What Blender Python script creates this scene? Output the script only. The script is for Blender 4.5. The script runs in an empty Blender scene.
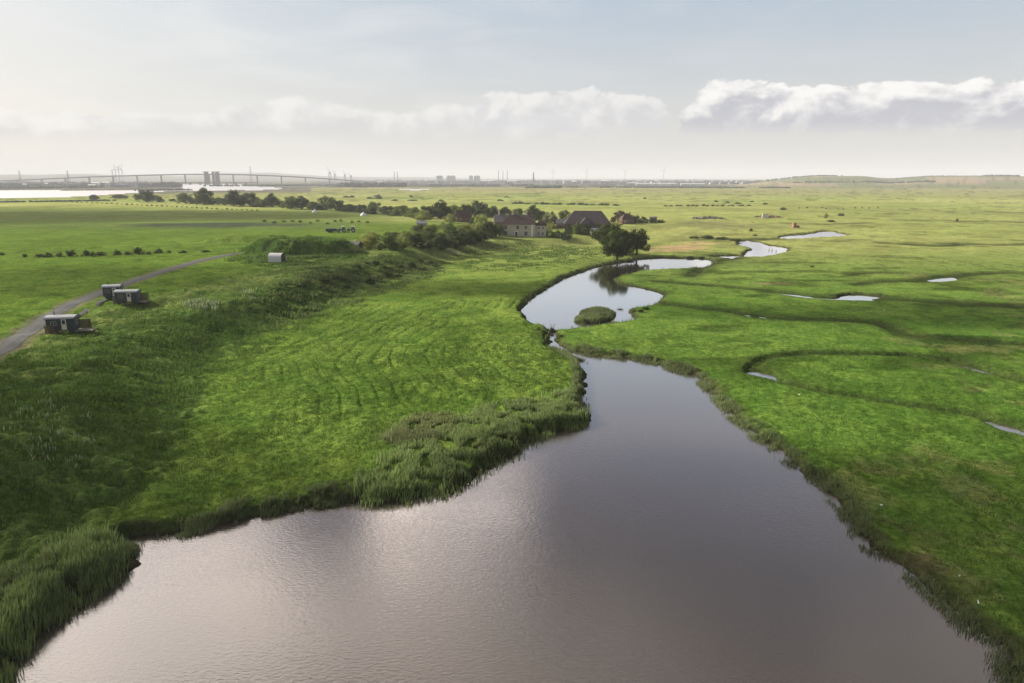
import bpy, bmesh, math, random
import numpy as np
from mathutils import Vector, Matrix
random.seed(7)
rng = np.random.default_rng(7)
R = math.radians
SC = bpy.context.scene
COL = SC.collection

# ------------------------------------------------------------------ camera
H = 32.0
FPX = 683.0
PITCH = math.atan((341.5 - 177.5) / FPX)
SUN_AZ, SUN_EL = -66.0, 24.0          # azimuth from +Y (clockwise positive), elevation
cp, sp = math.cos(PITCH), math.sin(PITCH)

def ray(px, py):
    a = (px - 512) / FPX
    b = -(py - 341.5) / FPX
    return a, cp + b * sp, -sp + b * cp

def flat(px, py, z=0.0):
    dx, dy, dz = ray(px, py)
    t = (z - H) / dz
    return dx * t, dy * t

# ------------------------------------------------------------------ numpy noise
def _hash(ix, iy, seed):
    n = (ix.astype(np.int64) * 374761393 + iy.astype(np.int64) * 668265263 + seed * 1274126177) & 0xFFFFFFFF
    n = ((n ^ (n >> 13)) * 1274126177) & 0xFFFFFFFF
    n = (n ^ (n >> 16)) & 0xFFFF
    return n / 65535.0

def vn(x, y, seed=0):
    xi = np.floor(x); yi = np.floor(y)
    fx = x - xi; fy = y - yi
    u = fx * fx * fx * (fx * (fx * 6 - 15) + 10)
    v = fy * fy * fy * (fy * (fy * 6 - 15) + 10)
    a = _hash(xi, yi, seed); b = _hash(xi + 1, yi, seed)
    c = _hash(xi, yi + 1, seed); d = _hash(xi + 1, yi + 1, seed)
    return (a + (b - a) * u) * (1 - v) + (c + (d - c) * u) * v

def fbm(x, y, seed=0, oct=4):
    s = np.zeros_like(x); amp = 0.5; tot = 0
    for i in range(oct):
        s += amp * vn(x, y, seed + i * 17); tot += amp
        x, y = (x * 0.8 - y * 0.6) * 2.03 + 11.3, (x * 0.6 + y * 0.8) * 2.03 + 4.7
        amp *= 0.5
    return s / tot

def sst(a, b, x):
    t = np.clip((x - a) / (b - a), 0, 1)
    return t * t * (3 - 2 * t)

def seg_dist(x, y, P, closed=True, vals=None):
    """distance to polyline; optional interpolated value along it; inside flag"""
    n = len(P)
    best = np.full(x.shape, 1e18); inside = np.zeros(x.shape, bool)
    bv = np.zeros(x.shape) if vals is not None else None
    for i in range(n if closed else n - 1):
        x0, y0 = P[i]; x1, y1 = P[(i + 1) % n]
        ex, ey = x1 - x0, y1 - y0
        L2 = ex * ex + ey * ey + 1e-12
        t = np.clip(((x - x0) * ex + (y - y0) * ey) / L2, 0, 1)
        d = (x - x0 - t * ex) ** 2 + (y - y0 - t * ey) ** 2
        m = d < best
        best = np.where(m, d, best)
        if vals is not None:
            bv = np.where(m, vals[i] + (vals[(i + 1) % n] - vals[i]) * t, bv)
        if closed and y0 != y1:
            c = ((y0 > y) != (y1 > y)) & (x < (x1 - x0) * (y - y0) / (y1 - y0) + x0)
            inside ^= c
    best = np.sqrt(best)
    return best, inside, bv

def smooth_poly(P, closed=True, k=2):
    for _ in range(k):
        Q = []; n = len(P)
        rngi = range(n) if closed else range(n - 1)
        if not closed: Q.append(P[0])
        for i in rngi:
            a = P[i]; b = P[(i + 1) % n]
            Q.append(tuple(a[j] * .75 + b[j] * .25 for j in range(len(a))))
            Q.append(tuple(a[j] * .25 + b[j] * .75 for j in range(len(a))))
        if not closed: Q.append(P[-1])
        P = Q
    return P

WL = -0.35
def W(pts, z=WL): return [flat(px, py, z) for px, py in pts]

WATER_PX = [
 # main broad
 [(-60,760),(-30,683),(8,660),(30,640),(60,612),(95,592),(125,577),(137,562),(131,550),(121,542),(140,538),(165,535),(195,529),(235,521),(280,513),(320,507),(350,500),
  (370,504),(395,503),(430,497),(463,487),(478,471),(495,461),(515,455),(522,445),(545,433),(588,425),(584,412),(577,400),
  (585,388),(587,373),(580,363),(566,355),(551,349),(547,342),(553,341),(562,347),(580,353),(600,357),(625,358),(650,362),(680,370),
  (700,378),(712,395),(730,415),(755,435),(775,448),(800,470),(830,490),(850,520),(870,545),(905,570),(925,590),(960,620),
  (1000,650),(1012,672),(1030,720),(1060,780),(500,900),(-60,800)],
 # second reach
 [(522,309),(531,299),(546,289),(562,280),(577,274),(596,267),(622,262.5),(645,258.5),(680,258),(712,259),(713,265),(692,269),
  (660,270.5),(640,271.5),(630,274.5),(612,279),(620,284),(640,288),(661,293),(664,297),(656,305),(640,308),(630,309),(628,312),
  (634,318),(631,322),(616,323.5),(596,326),(575,328.5),(560,330),(552,330),(545,327),(530,325),(525,317)],
 [(551,328),(556,333),(553,341),(549,342),(548,336)],
 # third reach
 [(738,241.5),(750,241),(762,243),(766,246),(776,246),(787,248),(789,250),(783,253),(770,256),(756,257.5),(743,257),(746,253),(752,249),(748,247),(740,246)],
 [(711,257.5),(722,256),(735,255.5),(745,256.5),(735,258.5),(722,259)],
 [(776,238),(790,235.5),(810,234),(822,231.5),(830,230.8),(838,233),(850,235),(838,237),(812,238),(792,239.5)],
 [(836,298),(845,295.5),(858,294.5),(872,295.5),(888,298),(875,299.5),(855,301),(843,300.5)],
 # far river
 [(-700,192),(-300,191),(0,190),(60,190.5),(112,190.8),(142,190.6),(180,189.5),(187,187.8),(170,186),(160,184.8),(185,184.2),(205,184),(248,184.4),(240,186),(262,186.8),(288,188.2),
  (268,190),(235,190),(200,190.5),(172,191),(150,192),(112,194.2),(70,197),(0,198.5),(-300,202),(-700,205)],
 [(396,189),(410,188.6),(422,188.9),(432,189.4),(420,190.2),(405,190)],
]
ISLAND_PX = [
 [(574,319),(578,313),(588,310),(598,308.5),(611,310.5),(617,315),(614,320),(602,323),(588,323.5),(577,323)],
 [(616,309.5),(621,308.4),(624,309.5),(620,310.6)],
]
WATERS = [smooth_poly((W(p[:-2]) + [(75, -30), (60, -110), (-120, -110), (-75, -20)]) if k == 0 else W(p), True, 1) for k, p in enumerate(WATER_PX)]
ISLANDS = [smooth_poly(W(p), True, 1) for p in ISLAND_PX]
# creeks: (px, py, halfwidth m, depth m)
CREEKS_PX = [
 [(655,281,.5,.25),(690,284,.6,.4),(740,287.5,.7,.5),(768,290.5,.8,.5),(794,293.5,1.1,.8),(820,297,.9,.6),(862,298.5,1.5,.8),(890,299.5,.9,.55),(940,302,.9,.55),(1024,307,.9,.55),(1200,317,.8,.5)],
 [(648,300,.7,.4),(690,306,.6,.4),(740,312,.7,.45),(786,319,.8,.5),(832,319.5,.6,.4),(878,322,.8,.5),(902,333,.8,.65),(925,337,.7,.5),(955,340,.7,.45),(1024,345,.8,.5),(1200,356,.7,.5)],
 [(752,367,.6,.4),(757,361,.6,.35),(771,356.5,.6,.32),(808,353,.6,.35),(854,353,.6,.4),(885,354.5,.5,.7),(912,355.5,.6,.75),(937,358,.5,.62),(965,363,1.0,.9),(990,371,1.1,.9),(1010,377,.6,.62),(1030,383,.5,.6),(1100,400,.5,.5)],
 [(752,367,.6,.5),(762,373,1.3,.95),(774,378,.5,.7),(792,385,.5,.6),(825,391,.4,.5),(870,398.5,.45,.55),(920,406,.4,.5),(980,414,.5,.5),(1012,426,1.1,.9),(1040,436,.8,.8),(1150,470,.7,.6)],
 [(855,285,.7,.3),(880,281,.8,.4),(925,281,1.0,.5),(944,278.5,1.8,.9),(958,275.5,1.0,.55),(990,273,.8,.45),(1015,271.5,.6,.35)],
 [(880,243,.7,.3),(930,246,.9,.4),(952,245.5,1.6,.6),(962,243.5,1.2,.5),(1000,245,1.0,.45),(1060,243,.8,.4)],
 [(850,275,.6,.3),(870,272.5,.7,.4),(900,273,.6,.3)],
 [(735,258,.9,.4),(712,262,1,.5),(690,276,.9,.3)],
 [(700,239,.9,.5),(730,238.5,1.0,.55),(760,239.5,1,.5),(778,238,1,.5)],
 [(790,223.5,1.2,.45),(820,224.5,1.2,.4),(868,223,1.0,.4)],
 [(900,220,1.0,.4),(950,221,1.2,.4),(1024,222,1.2,.4)],
 [(760,212,1.2,.4),(830,211,1.2,.4),(900,209,1.2,.4)],
  ]
CREEKS = []
for c in CREEKS_PX:
    w = [flat(px, py, 0.2) + (a * (1.7 if py < 345 else 1.3), b if b >= .7 else .34) for px, py, a, b in c]
    w = smooth_poly(w, False, 2)
    CREEKS.append((([(p[0], p[1]) for p in w]), [p[2] for p in w], [p[3] for p in w]))

TOE = W([(-900,900),(-500,760),(-100,600),(60,548),(130,505),(170,465),(203,405),(214,363),(241,343),(308,317),(345,300),(385,284),(430,269),(452,259),(490,250),(560,247),(600,243),(640,235),(700,226)], 1.0)
UPLAND = TOE + [(420, 800), (-2500, 900), (-2500, -400), (-300, -300)]
LEFTLAND = W([(-100,760),(10,683),(110,590),(230,521),(360,503),(470,480),(590,425),(585,370),(550,342),(551,329),(524,312),(546,289),(596,267),(640,259),(650,250),(720,226)], WL) + [(600, 900), (-2500, 900), (-2500, -400)]
ROAD = [(0.0, -900.0), (1.0, -901.0)]
MOUND_C = None

def d_land(x, y):
    d = np.full(x.shape, 1e6)
    for P in WATERS:
        xs = [p[0] for p in P]; ys = [p[1] for p in P]
        mg = 60
        m = (x > min(xs) - mg) & (x < max(xs) + mg) & (y > min(ys) - mg) & (y < max(ys) + mg)
        if not m.any(): continue
        dd, ins, _ = seg_dist(x[m], y[m], P)
        d[m] = np.minimum(d[m], np.where(ins, -dd, dd))
    for P in ISLANDS:
        xs = [p[0] for p in P]; ys = [p[1] for p in P]
        m = (x > min(xs) - 40) & (x < max(xs) + 40) & (y > min(ys) - 40) & (y < max(ys) + 40)
        if not m.any(): continue
        dd, ins, _ = seg_dist(x[m], y[m], P)
        d[m] = np.maximum(d[m], np.where(ins, dd, -dd))
    return d

def signed(x, y, P, lim=200):
    dd, ins, _ = seg_dist(x, y, P)
    return np.where(ins, dd, -dd)

def fields(x, y):
    """returns dict of terrain fields at x,y arrays"""
    x = np.asarray(x, float); y = np.asarray(y, float)
    F = {}
    r = np.hypot(x, y)
    # ragged waterline
    jx = (fbm(x / 2.1, y / 2.1, 3, 3) - .5) * 1.6 + (fbm(x / 9, y / 9, 8, 2) - .5) * 1.6
    jy = (fbm(x / 2.1, y / 2.1, 31, 3) - .5) * 1.6 + (fbm(x / 9, y / 9, 38, 2) - .5) * 1.6
    d = d_land(x + jx, y + jy)
    F['d'] = d
    near = r < 1600
    up = np.full(x.shape, -200.0); ll = np.full(x.shape, -200.0); rd = np.full(x.shape, 500.0)
    cr = np.zeros(x.shape); crm = np.zeros(x.shape)
    if near.any():
        xn, yn = x[near], y[near]
        up[near] = signed(xn, yn, UPLAND); ll[near] = signed(xn, yn, LEFTLAND)
        rd[near] = seg_dist(xn, yn, ROAD, False)[0]
        c = np.zeros(xn.shape); cm = np.zeros(xn.shape)
        wob = (fbm(xn / 5, yn / 5, 77, 3) - .5) * 1.5
        wob2 = (fbm(xn / 5, yn / 5, 177, 3) - .5) * 1.5
        for P, ws, ds in CREEKS:
            xs = [p[0] for p in P]; ys = [p[1] for p in P]
            m = (xn > min(xs) - 12) & (xn < max(xs) + 12) & (yn > min(ys) - 12) & (yn < max(ys) + 12)
            if not m.any(): continue
            n_ = len(P)
            dd, _, wv = seg_dist(xn[m] + wob[m], yn[m] + wob2[m], P, False, ws)
            _, _, dv = seg_dist(xn[m] + wob[m], yn[m] + wob2[m], P, False, ds)
            prof = np.exp(-(dd / (wv * 1.35)) ** 4)
            c[m] = np.maximum(c[m], dv * 1.25 * prof)
            cm[m] = np.maximum(cm[m], np.exp(-(dd / (wv * 2.2 + .3 + np.hypot(xn[m], yn[m]) * .0015)) ** 2))
        cr[near] = c; crm[near] = cm
    F['up'] = up; F['road'] = rd; F['creek'] = crm; F['left'] = ll
    L = 0.28 + 0.55 * sst(-1, 6, ll) + (fbm(x / 14, y / 14, 5, 3) - .5) * 0.25 + (fbm(x / 60, y / 60, 6, 2) - .5) * .3
    # upland
    fac = 1.0 - 0.5 * sst(-45, 10, x)
    upw = 10 + 18 * sst(0, 80, up)
    slope = 5.4 * fac * (0.82 * sst(0, 18, up) + 0.18 * sst(20, 70, up))
    slope = slope * (1 - 0.75 * sst(330, 620, y))
    slope += sst(0, 20, up) * (fbm(x / 11, y / 11, 21, 3) - .5) * 1.5 * (1 - sst(28, 60, up)) * fac
    L = L + slope
    # fort mound
    mx, my = flat(293, 257, 5.2)
    my += 12
    ux = (x - mx); uy = (y - my)
    q = np.sqrt((ux / 23.5) ** 2 + (uy / 14) ** 2) + (fbm(x / 7, y / 7, 44, 2) - .5) * .22
    L = L + 4.3 * (1 - sst(0.5, 1.02, q)) + (fbm(x / 5, y / 5, 45, 2) - .5) * 1.2 * (1 - sst(.9, 1.1, q))
    F['mound'] = 1 - sst(0.9, 1.1, q)
    # low banks by the old walls north of the track
    for (bx, by, ax, ay, hh) in [(228, 249.5, 14, 3, 1.4), (250, 246, 16, 2.5, 1.2)]:
        cx, cy = flat(bx, by, 3.0)
        q2 = np.sqrt(((x - cx) / ax) ** 2 + ((y - cy) / ay) ** 2)
        L = L + hh * (1 - sst(.5, 1.1, q2))
    # bank of rough grass before the house
    # far hills on the right
    az = np.degrees(np.arctan2(x, y))
    ridge = (sst(17.5, 24, az) * (1 - .35 * sst(26, 28.5, az)) + .35 * sst(28, 31, az)) * sst(2350, 3700, r) * (1 - sst(5200, 8000, r))
    L = L + ridge * (36 + 16 * (fbm(x / 500, y / 500, 61, 3) - .5)) * (r > 2000)
    # far pale hills left
    hl = sst(-60, -38, az) * (1 - sst(-20, -12, az)) * sst(6500, 11000, r) + .7 * sst(-25, -22, az) * (1 - sst(-8, 0, az)) * sst(9000, 13000, r)
    L = L + hl * (60 + 60 * (fbm(az / 4, r / 5000, 62, 3) - .5))
    L = L - cr * (ll < 3)
    # keep road smooth
    F['roadm'] = 1 - sst(2.0, 4.0, rd)
    bw = np.where(ll > -1, 1.1, 1.3) + r * 0.0015
    z = np.where(d > 0, WL + (L - WL) * sst(-0.15, 1, d / bw), np.maximum(WL - 0.02 + d * 0.45, -1.6))
    far = r > 1000
    z = np.where(far & (d <= 0), -1.5, z)
    F['z'] = z
    F['r'] = r; F['az'] = az
    return F

def hz(x, y):
    return float(fields(np.array([x]), np.array([y]))['z'][0])

def at(px, py):
    z = 1.0
    for _ in range(14):
        x, y = flat(px, py, z)
        z = z * .4 + hz(x, y) * .6
    return x, y, hz(x, y)

ROAD_ = smooth_poly([at(px, py)[:2] for px, py in [(-120,410),(-50,378),(0,352),(16,340),(34,327),(56,313),(80,301),(104,291),(128,283),(152,275),(178,267),(200,260.5),(222,256),(236,253.5)]], False, 2)
ROAD = ROAD_

def ppm(x, y, z):                      # pixels per metre at a point
    depth = y * cp + (H - z) * sp
    return FPX / depth

# ------------------------------------------------------------------ materials
MATS = {}
def nodes(name):
    m = bpy.data.materials.new(name); m.use_nodes = True
    nt = m.node_tree; nt.nodes.clear()
    MATS[name] = m
    return m, nt

class NB:
    def __init__(s, nt): s.nt = nt
    def n(s, t, **kw):
        o = s.nt.nodes.new(t)
        for k, v in kw.items(): setattr(o, k, v)
        return o
    def put(s, sock, v):
        if v is None: return
        if isinstance(v, bpy.types.NodeSocket): s.nt.links.new(v, sock)
        else: sock.default_value = v
    def m(s, op, a, b=None, c=None, clamp=False):
        o = s.n('ShaderNodeMath', operation=op); o.use_clamp = clamp
        s.put(o.inputs[0], a); s.put(o.inputs[1], b); s.put(o.inputs[2], c)
        return o.outputs[0]
    def mix(s, f, a, b, bt='MIX'):
        o = s.n('ShaderNodeMix', data_type='RGBA', blend_type=bt)
        s.put(o.inputs[0], f); s.put(o.inputs[6], a if isinstance(a, bpy.types.NodeSocket) else (*a, 1)[:4])
        s.put(o.inputs[7], b if isinstance(b, bpy.types.NodeSocket) else (*b, 1)[:4])
        return o.outputs[2]
    def noise(s, vec, scale, detail=3, rough=.5, dist=0.0):
        o = s.n('ShaderNodeTexNoise'); s.put(o.inputs['Vector'], vec)
        o.inputs['Scale'].default_value = scale; o.inputs['Detail'].default_value = detail
        o.inputs['Roughness'].default_value = rough; o.inputs['Distortion'].default_value = dist
        return o.outputs[0]
    def ramp(s, f, a, b, lo=0.0, hi=1.0, smooth=True):
        o = s.n('ShaderNodeMapRange'); o.interpolation_type = 'SMOOTHSTEP' if smooth else 'LINEAR'
        s.put(o.inputs[0], f); o.inputs[1].default_value = a; o.inputs[2].default_value = b
        o.inputs[3].default_value = lo; o.inputs[4].default_value = hi
        return o.outputs[0]
    def comb(s, x, y, z=0.0):
        o = s.n('ShaderNodeCombineXYZ'); s.put(o.inputs[0], x); s.put(o.inputs[1], y); s.put(o.inputs[2], z)
        return o.outputs[0]

def simple(name, col, rough=.8, metal=0., var=.25, scale=3.0, bump=.0, spec=.3):
    m, nt = nodes(name); b = NB(nt)
    tc = b.n('ShaderNodeTexCoord')
    n1 = b.noise(tc.outputs['Object'], scale, 4, .6)
    dark = tuple(c * (1 - var) for c in col); lite = tuple(min(1, c * (1 + var)) for c in col)
    c = b.mix(n1, dark, lite)
    p = b.n('ShaderNodeBsdfPrincipled')
    b.put(p.inputs['Base Color'], c); p.inputs['Roughness'].default_value = rough
    p.inputs['Metallic'].default_value = metal; p.inputs['Specular IOR Level'].default_value = spec
    if bump:
        bp = b.n('ShaderNodeBump'); bp.inputs['Strength'].default_value = bump; bp.inputs['Distance'].default_value = .05
        b.put(bp.inputs['Height'], b.noise(tc.outputs['Object'], scale * 4, 3)); b.put(p.inputs['Normal'], bp.outputs[0])
    o = b.n('ShaderNodeOutputMaterial'); nt.links.new(p.outputs[0], o.inputs[0])
    return m

def leafmat(name, col, transl=.35, ovar=.35):
    m, nt = nodes(name); b = NB(nt)
    at_ = b.n('ShaderNodeAttribute', attribute_name='tint')
    oi = b.n('ShaderNodeObjectInfo')
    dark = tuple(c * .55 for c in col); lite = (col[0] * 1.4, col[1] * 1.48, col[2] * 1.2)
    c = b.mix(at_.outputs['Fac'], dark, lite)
    k = b.m('MULTIPLY_ADD', oi.outputs['Random'], ovar, 1 - ovar / 2)
    hs = b.n('ShaderNodeHueSaturation'); b.put(hs.inputs['Color'], c); b.put(hs.inputs['Value'], k)
    b.put(hs.inputs['Hue'], b.m('MULTIPLY_ADD', oi.outputs['Random'], -.03 if ovar else 0.0, .515 if ovar else .5))
    p = b.n('ShaderNodeBsdfPrincipled'); b.put(p.inputs['Base Color'], hs.outputs[0])
    p.inputs['Roughness'].default_value = .7; p.inputs['Specular IOR Level'].default_value = .1
    t = b.n('ShaderNodeBsdfTranslucent')
    b.put(t.inputs[0], hs.outputs[0])
    mx = b.n('ShaderNodeMixShader'); mx.inputs[0].default_value = transl
    nt.links.new(p.outputs[0], mx.inputs[1]); nt.links.new(t.outputs[0], mx.inputs[2])
    o = b.n('ShaderNodeOutputMaterial'); nt.links.new(mx.outputs[0], o.inputs[0])
    return m

# ground
def ground_material():
    m, nt = nodes('ground_cover'); b = NB(nt)
    a = b.n('ShaderNodeAttribute', attribute_name='col')
    g = b.n('ShaderNodeAttribute', attribute_name='grassy')
    tc = b.n('ShaderNodeTexCoord'); v = tc.outputs['Object']
    n1 = b.noise(v, 1.3, 5, .65, .3); n2 = b.noise(v, .18, 4, .6); n3 = b.noise(v, .03, 4, .55); n4 = b.noise(v, 6.0, 2, .6)
    k = b.m('MULTIPLY', b.ramp(n1, .3, .72, .52, 1.48, False), b.ramp(n2, .3, .7, .82, 1.18, False))
    k = b.m('MULTIPLY', k, b.ramp(n3, .3, .7, .84, 1.16, False))
    k = b.m('MULTIPLY', k, b.ramp(n4, .3, .7, .68, 1.32, False))
    c = b.mix(1.0, a.outputs['Color'], b.comb(b.m('MULTIPLY', k, b.ramp(n2, .3, .7, .9, 1.12, False)), k, k), 'MULTIPLY')
    p = b.n('ShaderNodeBsdfPrincipled'); b.put(p.inputs['Base Color'], c)
    p.inputs['Roughness'].default_value = .85; p.inputs['Specular IOR Level'].default_value = 0
    bp = b.n('ShaderNodeBump'); bp.inputs['Distance'].default_value = .35
    b.put(bp.inputs['Strength'], b.m('MULTIPLY', g.outputs['Fac'], .55))
    b.put(bp.inputs['Height'], b.m('ADD', n1, b.m('MULTIPLY', n4, .35)))
    b.put(p.inputs['Normal'], bp.outputs[0])
    o = b.n('ShaderNodeOutputMaterial'); nt.links.new(p.outputs[0], o.inputs[0])
    return m

def water_material():
    m, nt = nodes('river_water'); b = NB(nt)
    tc = b.n('ShaderNodeTexCoord'); v = tc.outputs['Object']
    mp = b.n('ShaderNodeMapping'); mp.inputs['Scale'].default_value = (1, 1.7, 1); mp.inputs['Rotation'].default_value = (0, 0, R(25))
    b.put(mp.inputs[0], v)
    n1 = b.noise(mp.outputs[0], 2.6, 3, .55, .4); n2 = b.noise(mp.outputs[0], 9, 2, .5); n3 = b.noise(v, .035, 3, .5)
    murk = b.mix(b.noise(v, .05, 3), (.066, .052, .041), (.092, .072, .056))
    p = b.n('ShaderNodeBsdfPrincipled'); b.put(p.inputs['Base Color'], murk)
    p.inputs['Roughness'].default_value = .6; p.inputs['Specular IOR Level'].default_value = 0.0
    bp = b.n('ShaderNodeBump'); bp.inputs['Distance'].default_value = .020
    cd = b.n('ShaderNodeTexCoord')
    # breeze patches: rougher open water, calmer far reaches
    sepv = b.n('ShaderNodeSeparateXYZ'); b.put(sepv.inputs[0], v)
    calm = b.ramp(sepv.outputs[1], 60, 190, 1.0, .14)
    gl = b.n('ShaderNodeBsdfGlossy'); b.put(gl.inputs['Roughness'], b.ramp(sepv.outputs[1], 500, 1000, .05, .42))
    gk = b.ramp(sepv.outputs[1], 500, 1000, .98, .74); b.put(gl.inputs['Color'], b.comb(b.m('MULTIPLY', gk, .98), b.m('MULTIPLY', gk, .985), gk))
    fr = b.n('ShaderNodeFresnel'); fr.inputs['IOR'].default_value = 1.333
    b.put(bp.inputs['Strength'], b.m('MULTIPLY', b.ramp(n3, .35, .65, .55, 1.0), calm))
    b.put(bp.inputs['Height'], b.m('ADD', n1, b.m('MULTIPLY', n2, .3)))
    b.put(p.inputs['Normal'], bp.outputs[0]); b.put(gl.inputs['Normal'], bp.outputs[0]); b.put(fr.inputs['Normal'], bp.outputs[0])
    mx = b.n('ShaderNodeMixShader'); b.put(mx.inputs[0], b.m('MINIMUM', b.m('MULTIPLY_ADD', fr.outputs[0], 2.25, .08), .90))
    nt.links.new(p.outputs[0], mx.inputs[1]); nt.links.new(gl.outputs[0], mx.inputs[2])
    o = b.n('ShaderNodeOutputMaterial'); nt.links.new(mx.outputs[0], o.inputs[0])
    return m

ground_material(); water_material()
LEAF = {
 'D': leafmat('dark_leaves', (.044, .062, .016)),
 'M': leafmat('mid_leaves', (.108, .138, .034)),
 'L': leafmat('pale_willow_leaves', (.25, .275, .085)),
 'O': leafmat('oak_leaves', (.056, .074, .017), .3, .1),
 'C': leafmat('copper_leaves', (.085, .045, .03)),
 'P': leafmat('silvery_leaves', (.17, .18, .09)),
}
simple('bark', (.07, .055, .04), .9, bump=.5)
reed_m = leafmat('reed_blades', (.20, .25, .105), .5, .0)
sedge_m = leafmat('sedge_blades', (.16, .19, .095), .4, .0)
grass_m = leafmat('grass_blades', (.086, .158, .028), .4, .0)
rough_m = leafmat('rough_blades', (.090, .148, .032), .4, .0)
tussock_m = leafmat('tussock_blades', (.125, .165, .055), .4, .0)
flower_m = leafmat('umbel_blades', (.26, .30, .19), .3, .0)
straw_m = leafmat('straw_blades', (.19, .205, .105), .3, .0)
simple('dark_cladding', (.050, .060, .072), .65, var=.2, scale=2)
simple('green_cladding', (.035, .055, .055), .65, var=.2, scale=2)
simple('tin_roof', (.28, .30, .33), .5, .3, var=.12)
simple('pale_tin', (.55, .55, .56), .5, .1, var=.12)
simple('cream_paint', (.62, .56, .46), .6, var=.08)
simple('white_paint', (.78, .77, .74), .6, var=.06)
simple('glass', (.05, .06, .07), .08, var=.1, spec=.8)
simple('timber', (.11, .085, .06), .85, var=.35, bump=.4)
simple('pale_timber', (.30, .27, .22), .85, var=.25, bump=.4)
simple('black_rubber', (.02, .02, .02), .85, var=.2)
simple('dark_metal', (.05, .055, .06), .5, .4, var=.2)
simple('road_gravel', (.046, .047, .049), .95, var=.25, scale=1.5, bump=.6)
simple('rendered_wall', (.50, .45, .36), .85, var=.14, scale=.8)
simple('brick_wall', (.165, .095, .07), .9, var=.3, scale=1.5)
simple('red_tiles', (.072, .050, .043), .85, var=.4, scale=1.2, bump=.5)
simple('slate_roof', (.12, .112, .125), .75, var=.3, scale=.8, bump=.4)
simple('weathered_tiles', (.084, .069, .072), .8, var=.45, scale=.5, bump=.5)
simple('concrete', (.30, .30, .29), .8, var=.12)
simple('turbine_grey', (.22, .23, .25), .6, var=.05)
simple('blue_concrete', (.06, .07, .09), .8, var=.12)
simple('warehouse_sheet', (.70, .69, .66), .6, var=.08, scale=.05)
simple('industry_grey', (.16, .17, .19), .8, var=.3, scale=.02)
simple('canvas', (.80, .79, .75), .8, var=.05)
simple('rubble', (.17, .155, .14), .95, var=.5, scale=1.2, bump=.7)
simple('orange_brick', (.30, .15, .09), .9, var=.2)
simple('cow_hide', (.035, .025, .02), .8, var=.4)
simple('bird_white', (.8, .8, .78), .7, var=.05)
simple('tractor_paint', (.03, .05, .07), .35, var=.2, spec=.6)
simple('far_wood', (.035, .05, .03), .95, var=.4, scale=.02)

# ------------------------------------------------------------------ mesh builder
class MB:
    def __init__(s): s.v = []; s.f = []
    def add(s, vs, fs):
        o = len(s.v); s.v += [tuple(v) for v in vs]; s.f += [tuple(i + o for i in f) for f in fs]; return s
    def box(s, c, d, rz=0.0, taper=1.0):
        cx, cy, cz = c; hx, hy, hh = d[0] / 2, d[1] / 2, d[2] / 2
        vs = []
        cr, sr = math.cos(rz), math.sin(rz)
        for k, z in ((1, -hh), (taper, hh)):
            for x, y in ((-hx, -hy), (hx, -hy), (hx, hy), (-hx, hy)):
                x *= k; y *= k
                vs.append((cx + x * cr - y * sr, cy + x * sr + y * cr, cz + z))
        return s.add(vs, [(0, 3, 2, 1), (4, 5, 6, 7), (0, 1, 5, 4), (1, 2, 6, 5), (2, 3, 7, 6), (3, 0, 4, 7)])
    def tube(s, a, b, r0, r1=None, n=8, cap=True):
        a = Vector(a); b = Vector(b); r1 = r0 if r1 is None else r1
        d = (b - a).normalized(); u = d.orthogonal().normalized(); w = d.cross(u)
        vs = []
        for p, r in ((a, r0), (b, r1)):
            for i in range(n):
                t = 2 * math.pi * i / n
                vs.append(p + (u * math.cos(t) + w * math.sin(t)) * r)
        fs = [(i, (i + 1) % n, n + (i + 1) % n, n + i) for i in range(n)]
        if cap: fs += [tuple(range(n - 1, -1, -1)), tuple(range(n, 2 * n))]
        return s.add(vs, fs)
    def path(s, pts, rad, n=7):
        for i in range(len(pts) - 1): s.tube(pts[i], pts[i + 1], rad[i], rad[i + 1], n)
        return s
    def prism(s, prof, y0, y1):
        """profile in xz extruded along y"""
        n = len(prof)
        vs = [(x, y0, z) for x, z in prof] + [(x, y1, z) for x, z in prof]
        fs = [(i, (i + 1) % n, n + (i + 1) % n, n + i) for i in range(n)] + [tuple(range(n - 1, -1, -1)), tuple(range(n, 2 * n))]
        return s.add(vs, fs)
    def hip(s, cx, cy, z0, w, dp, h, hipx, over=.4):
        hw, hd = w / 2 + over, dp / 2 + over; rx = hw - hipx
        vs = [(cx - hw, cy - hd, z0), (cx + hw, cy - hd, z0), (cx + hw, cy + hd, z0), (cx - hw, cy + hd, z0), (cx - rx, cy, z0 + h), (cx + rx, cy, z0 + h)]
        return s.add(vs, [(0, 1, 5, 4), (1, 2, 5), (2, 3, 4, 5), (3, 0, 4), (0, 3, 2, 1)])
    def build(s, name, mat, parent=None, loc=None, rz=0.0, smooth=False):
        me = bpy.data.meshes.new(name); me.from_pydata(s.v, [], s.f); me.update()
        bm = bmesh.new(); bm.from_mesh(me); bmesh.ops.recalc_face_normals(bm, faces=bm.faces); bm.to_mesh(me); bm.free()
        if mat: me.materials.append(MATS[mat] if isinstance(mat, str) else mat)
        if smooth:
            for p in me.polygons: p.use_smooth = True
        o = bpy.data.objects.new(name, me); COL.objects.link(o)
        if parent: o.parent = parent
        if loc: o.location = loc
        if rz: o.rotation_euler.z = rz
        return o

def tag(o, label=None, cat=None, group=None, kind=None):
    if label: o['label'] = label
    if cat: o['category'] = cat
    if group: o['group'] = group
    if kind: o['kind'] = kind
    return o

def thing(name, label, cat, loc=(0, 0, 0), rz=0, group=None):
    o = bpy.data.objects.new(name, None); COL.objects.link(o)
    o.location = loc; o.rotation_euler = (0, 0, rz); o.empty_display_size = .5
    return tag(o, label, cat, group)

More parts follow.
